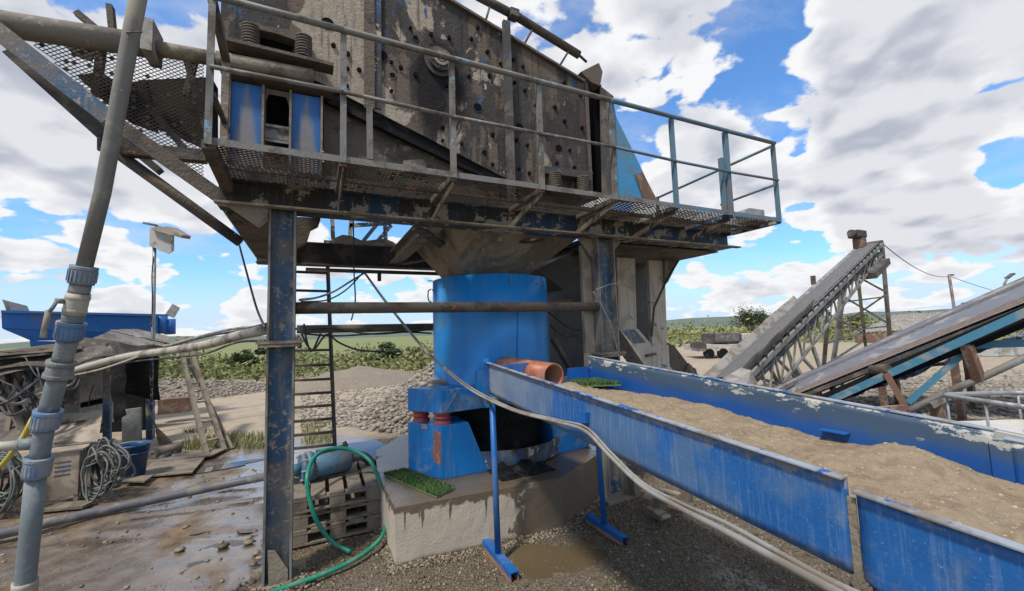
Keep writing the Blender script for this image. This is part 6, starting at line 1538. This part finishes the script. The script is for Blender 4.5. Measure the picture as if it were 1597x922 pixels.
def ls(t_): return at1(.47, hw1*.9, -.4).lerp(foot(1284, 580), t_)
def lm(t_): return at1(.72, hw1*.9, -.4).lerp(foot(1352, 558), t_)
for a_, b_ in ((.05, .62), (.5, .62), (.9, .72)): build(MB().bar(ls(a_), lm(b_), .07, .06), 'tower_brace', M['conv_steel'], r1)
q = at1(.86, 0, -.55); build(MB().bar(at1(.80, hw1, -.62), at1(.96, hw1, -.66), .5, .25), 'catwalk', M['dark_steel'], r1)
# short legs near its foot
for t_ in (.14, .24, .34):
    for s_ in (-1, 1):
        p = at1(t_, s_*hw1*.9, -.92); build(MB().bar(p, (p.x+.3, p.y-.1, 0), .09, .08), 'short_leg', M['conv_steel'], r1)
        p2 = at1(t_-.06, s_*hw1*.9, -.92); build(MB().bar(p2, (p.x+.3, p.y-.1, .05), .07, .07), 'short_leg', M['conv_steel'], r1)
B_('feed_box', M['sheet'], 'bent grey sheet feed box at the foot of the tall conveyor', 'feed box', MB().prism([PD(1136, 600, 8.6), PD(1172, 578, 9), PD(1188, 612, 9), PD(1160, 612, 8.6)], fwd*.4))
# second conveyor: broad loaded belt
c2 = thing('broad_conveyor', 'broad dark belt conveyor loaded with gravel crossing behind the sluice', 'conveyor', (PD(1400, 600, 8.5).x, PD(1400, 600, 8.5).y, 0))
NL, NR = PD(1212, 632, 9.6), PD(1680, 446, 6.6); FL, FR = PD(1232, 598, 10.6), PD(1680, 402, 8.0)
def c2p(s_, w_, h_=0): return NL.lerp(NR, s_).lerp(FL.lerp(FR, s_), w_)+V((0, 0, h_))
def bt(u, w): x = 2*w-1; return c2p(u, w, .07*x*x)
build(MB().grid(bt, 30, 10), 'belt', M['belt'], c2)
def gl(u, w): x = 2*w-1; ww = .03+.26*w; return c2p(u, ww, .03+.05*(1-x*x)+.02*noise.noise(V((u*70, w*6, 3))))
build(MB().grid(gl, 160, 8), 'gravel_load', M['redpile'], c2, kind='stuff')
def gl2(u, w): x = 2*w-1; return c2p(u, .80+.12*w, .03+.03*(1-x*x)+.015*noise.noise(V((u*60, w*6, 8))))
build(MB().grid(gl2, 120, 6), 'gravel_load', M['beltload'], c2, kind='stuff')
build(MB().bar(c2p(0, 0, -.02), c2p(1, 0, -.02), .05, .08), 'edge_rail', M['dark_steel'], c2); build(MB().bar(c2p(0, 1.02, .02), c2p(1, 1.02, .02), .06, .10), 'edge_rail', M['belt'], c2)
build(MB().bar(c2p(0, .15, -.28), c2p(1, .15, -.34), .12, .08), 'lower_rail', M['dark_steel'], c2)
build(MB().prism([c2p(.0, .1, -.14), c2p(1, .1, -.14), c2p(1, .9, -.14), c2p(0, .9, -.14)], (0, 0, .02)), 'under_plate', M['shade_and_black'], c2)
for i in range(9):
    s_ = .08+.1*i; build(MB().tube([c2p(s_, .0, -.07), c2p(s_, .96, -.07)], .055, 8), 'idler_roller', M['brown_steel'], c2)
for s_ in (.18, .42, .66, .9):
    for w_ in (.08, .9):
        p = c2p(s_, w_, -.1); build(MB().bar(p, (p.x+.1, p.y, 0), .10, .10), 'leg', M['rusty'], c2)
build(MB().prism([PD(1190, 612, 9.3), PD(1240, 596, 9.8), PD(1244, 628, 9.4), PD(1200, 634, 9.0)], (0, 0, .03)), 'tail_plate', M['sheet'], c2)
build(MB().bar(PD(1175, 628, 8.9), PD(1242, 594, 9.8), .08, .10), 'tail_rail', M['conv_steel'], c2)
# third conveyor frame: teal rails, blue liner, rusty posts
c3_ = thing('teal_frame_conveyor', 'teal railed conveyor frame with blue liner on rusty posts behind the sluice', 'conveyor', (PZ(1470, 660, 0).x, PZ(1470, 660, 0).y, 0))
a_, b_ = PD(1278, 632, 8.4), PD(1690, 446, 6.0)
build(MB().bar(a_, b_, .07, .125), 'side_rail', M['conv_blue'], c3_)
build(MB().prism([a_+V((.1, .5, -.10)), b_+V((.2, .55, -.22)), b_+V((.1, .1, -.30)), a_+V((0, .1, -.14))], (0, 0, .02)), 'liner', M['shade_and_black'], c3_)
build(MB().grid(lambda u, w: tuple(PD(1290, 632, 8.3).lerp(PD(1640, 510, 6.6), u)+V((0, .3*w, .08*noise.noise(V((u*16, w*3, 2)))-.08*w))), 40, 5), 'torn_liner', M['beltblue'], c3_)
build(MB().bar(PD(1512, 538, 7.0), PD(1690, 532, 6.3), .07, .12), 'cross_rail', M['conv_blue'], c3_)
build(MB().bar(PD(1520, 536, 6.95), PD(1416, 628, 7.4), .06, .09), 'diagonal_rail', M['conv_blue'], c3_)
build(MB().bar(PD(1382, 582, 7.6), PD(1415, 640, 7.4), .11, .10), 'post', M['rusty'], c3_)
build(MB().bar(PD(1508, 540, 6.9), PD(1527, 592, 6.9), .13, .12), 'post', M['rusty'], c3_)
p = PD(1461, 628, 7.3); build(MB().bar(p, (p.x, p.y, -.05), .16, .14), 'post', M['rusty'], c3_)
build(MB().bar(PD(1340, 642, 7.3), PD(1410, 636, 7.3), .10, .10), 'tie_beam', M['rusty'], c3_); build(MB().bar(PD(1448, 632, 7.25), PD(1474, 618, 7.25), .15, .10), 'post_cap', M['rail_grey'], c3_)
build(MB().tube([PD(1415, 642, 7.35), PD(1475, 612, 7.2), PD(1530, 590, 6.9), PD(1690, 515, 6.2)], .055, 10), 'brace_pipe', M['rail_grey'], c3_)
build(MB().prism([PD(1370, 640, 7.6), PD(1405, 648, 7.6), PD(1465, 664, 7.4), PD(1400, 655, 7.4)], (0, 0, -.1)), 'base_plate', M['shade_and_black'], c3_)
build(MB().tube([PD(1360, 577, 7.9), PD(1385, 575, 7.6)], .09, 10), 'return_roller', M['brown_steel'], c3_)
# white sacks below, far right
for i, (x, y) in enumerate(((1545, 545), (1570, 548), (1592, 548))):
    c = PD(x, y, 20); B_('white_tank', M['panelgrey'], ('leftmost', 'middle', 'rightmost')[i]+' of the three pale tanks standing in a row far under the teal frame', 'tank', MB().box(c.x-.32, c.x+.32, c.y-.3, c.y+.3, -.02, .55), group='pale tanks in the yard', bevel=.05)
# IBC cage
ib = thing('tank_cage', 'cut open white tank in a galvanised tube cage at the right edge', 'tank', (PD(1580, 640, 5.2).x, PD(1580, 640, 5.2).y, 0))
c = PD(1605, 632, 5.0); zi = PD(1540, 626, 5.0).z; hx = .52; u1 = V((rgt.x, rgt.y, 0)).normalized(); u2 = V((fwd.x, fwd.y, 0)).normalized()
def ring(z, s_, r_=.12, k=5):
    P_o = []
    for sx, sy in ((-1, -1), (1, -1), (1, 1), (-1, 1)):
        for i in range(k+1):
            an = math.atan2(sy, sx)-math.pi/4+(math.pi/2)*i/k
            P_o.append(V((c.x, c.y, z))+u1*(sx*(s_-r_)+r_*math.cos(an))+u2*(sy*(s_-r_)+r_*math.sin(an)))
    return P_o+[P_o[0]]
build(MB().tube(ring(zi, hx), .030, 8), 'top_ring', M['galv'], ib); build(MB().tube(ring(zi-.42, hx), .014, 6), 'cage_ring', M['galv'], ib); build(MB().tube(ring(.12, hx), .02, 6), 'cage_ring', M['galv'], ib)
rg = ring(0, hx)
for i in (2, 9, 15, 21): p = rg[i]; build(MB().tube([(p.x, p.y, .12), (p.x, p.y, zi)], .014, 6), 'cage_bar', M['galv'], ib)
for (ia, ib_) in ((5, 6), (23, 0), (11, 12)):
    for t_ in (.5,): p = rg[ia].lerp(rg[ib_], t_); build(MB().tube([(p.x, p.y, .12), (p.x, p.y, zi)], .014, 6), 'cage_bar', M['galv'], ib)
tk = MB(); R0, R1 = ring(.13, hx-.035), ring(zi-.34, hx-.035); n = len(R0)
tk.add(R0[:-1]+R1[:-1], [(i, (i+1) % (n-1), (i+1) % (n-1)+n-1, i+n-1) for i in range(n-1)]+[tuple(range(n-1))[::-1], tuple(range(n-1, 2*n-2))]); build(tk, 'tank_body', M['translucent'], ib)
build(MB().bar((c.x-.5, c.y, .05), (c.x+.5, c.y, .05), 1.0, .12), 'pallet_base', M['rusty'], ib)
p = rg[0]; build(MB().tube(catmull([p+V((.3, 0, zi+.1)), p+V((.34, .05, zi)), p+V((.3, .1, zi-.25))]), .01, 6), 'hook', M['dark_steel'], ib)
# truck far off
tc_ = PD(1135, 548, 24); tk_ = thing('dump_truck', 'pale flatbed truck parked far off left of the tall conveyor', 'truck', (tc_.x, tc_.y, 0))
dx_ = V((rgt.x, rgt.y, 0)).normalized(); dy_ = V((fwd.x, fwd.y, 0)).normalized()
def tbox(x0, x1, y0, y1, z0, z1):
    o_ = V((tc_.x, tc_.y, 0)); return MB().prism([o_+dx_*x0+dy_*y0+V((0, 0, z0)), o_+dx_*x1+dy_*y0+V((0, 0, z0)), o_+dx_*x1+dy_*y1+V((0, 0, z0)), o_+dx_*x0+dy_*y1+V((0, 0, z0))], (0, 0, z1-z0))
build(tbox(-.6, .85, 0, 2, .85, 1.42), 'cab', M['dark_steel'], tk_, bevel=.06); build(tbox(-.45, .7, -.012, -.002, .95, 1.33), 'windscreen', M['hose_dark'], tk_)
build(tbox(-1.7, 2.1, -.1, 2, .42, .78), 'flatbed', M['white'], tk_); build(tbox(-1.9, -1.3, -.2, .6, .62, .95), 'toolbox', M['dark_steel'], tk_); build(tbox(.9, 1.9, 0, 1.5, .8, 1.35), 'load_box', M['white'], tk_)
for x in (-1.1, -.3, 1.4): o_ = V((tc_.x, tc_.y, 0))+dx_*x+dy_*-.12; build(MB().tube([o_+V((0, 0, .28)), o_+dy_*.25+V((0, 0, .28))], .28, 16), 'wheel', M['black'], tk_)
# farm roof, utility pole, street lamp
rf = thing('barn', 'low barn with long grey corrugated roof behind the conveyors', 'building', (PD(1400, 540, 42).x, PD(1400, 540, 42).y, 0))
A = [PD(1335, 519, 36), PD(1500, 510, 31), PD(1520, 484, 38), PD(1395, 491, 42)]
build(corr(A[0], A[1], A[2], A[3], .05, 24), 'roof', M['sheet'], rf); a0, a1 = A[0], A[1]
build(MB().prism([(a0.x, a0.y, -.1), (a1.x, a1.y, -.1), (a1.x, a1.y, a1.z-.15), (a0.x, a0.y, a0.z-.15)], fwd*.2+V((0, 0, 0))), 'wall', M['rusty'], rf)
up_ = thing('utility_pole', 'thin grey utility pole with short arm standing far behind the conveyors', 'pole', (PD(1487, 480, 30).x, PD(1487, 480, 30).y, 0))
q = PD(1480, 429, 30); build(MB().tube([(PD(1489, 500, 30).x, PD(1489, 500, 30).y, 0), PD(1488, 480, 30), q], .09, 8), 'mast', M['conv_steel'], up_); build(MB().bar(q, PD(1487, 429, 30), .12, .10), 'arm', M['dark_steel'], up_)
sl_ = thing('street_lamp', 'curved street lamp standing above the broad belt at the right', 'street lamp', (PD(1568, 470, 26).x, PD(1568, 470, 26).y, 0))
q = PD(1567, 450, 26); build(MB().tube(catmull([(q.x, q.y, 0), PD(1567, 452, 26), PD(1567, 443, 26), PD(1571, 434, 26)]), .06, 8), 'mast', M['conv_steel'], sl_)
build(MB().bar(PD(1570, 434, 26), PD(1580, 427, 26), .25, .10), 'lamp_head', M['dark_steel'], sl_)
hose('overhead_wire', sag(at1(1, hw1, 0), PD(1480, 431, 30), .5), .018, M['cable'], 'overhead wire from the tall conveyor to the utility pole', 'wire')
hose('overhead_wire', sag(PD(1482, 431, 30), PD(1640, 470, 34), .3), .018, M['cable'], 'overhead wire running right from the utility pole', 'wire')
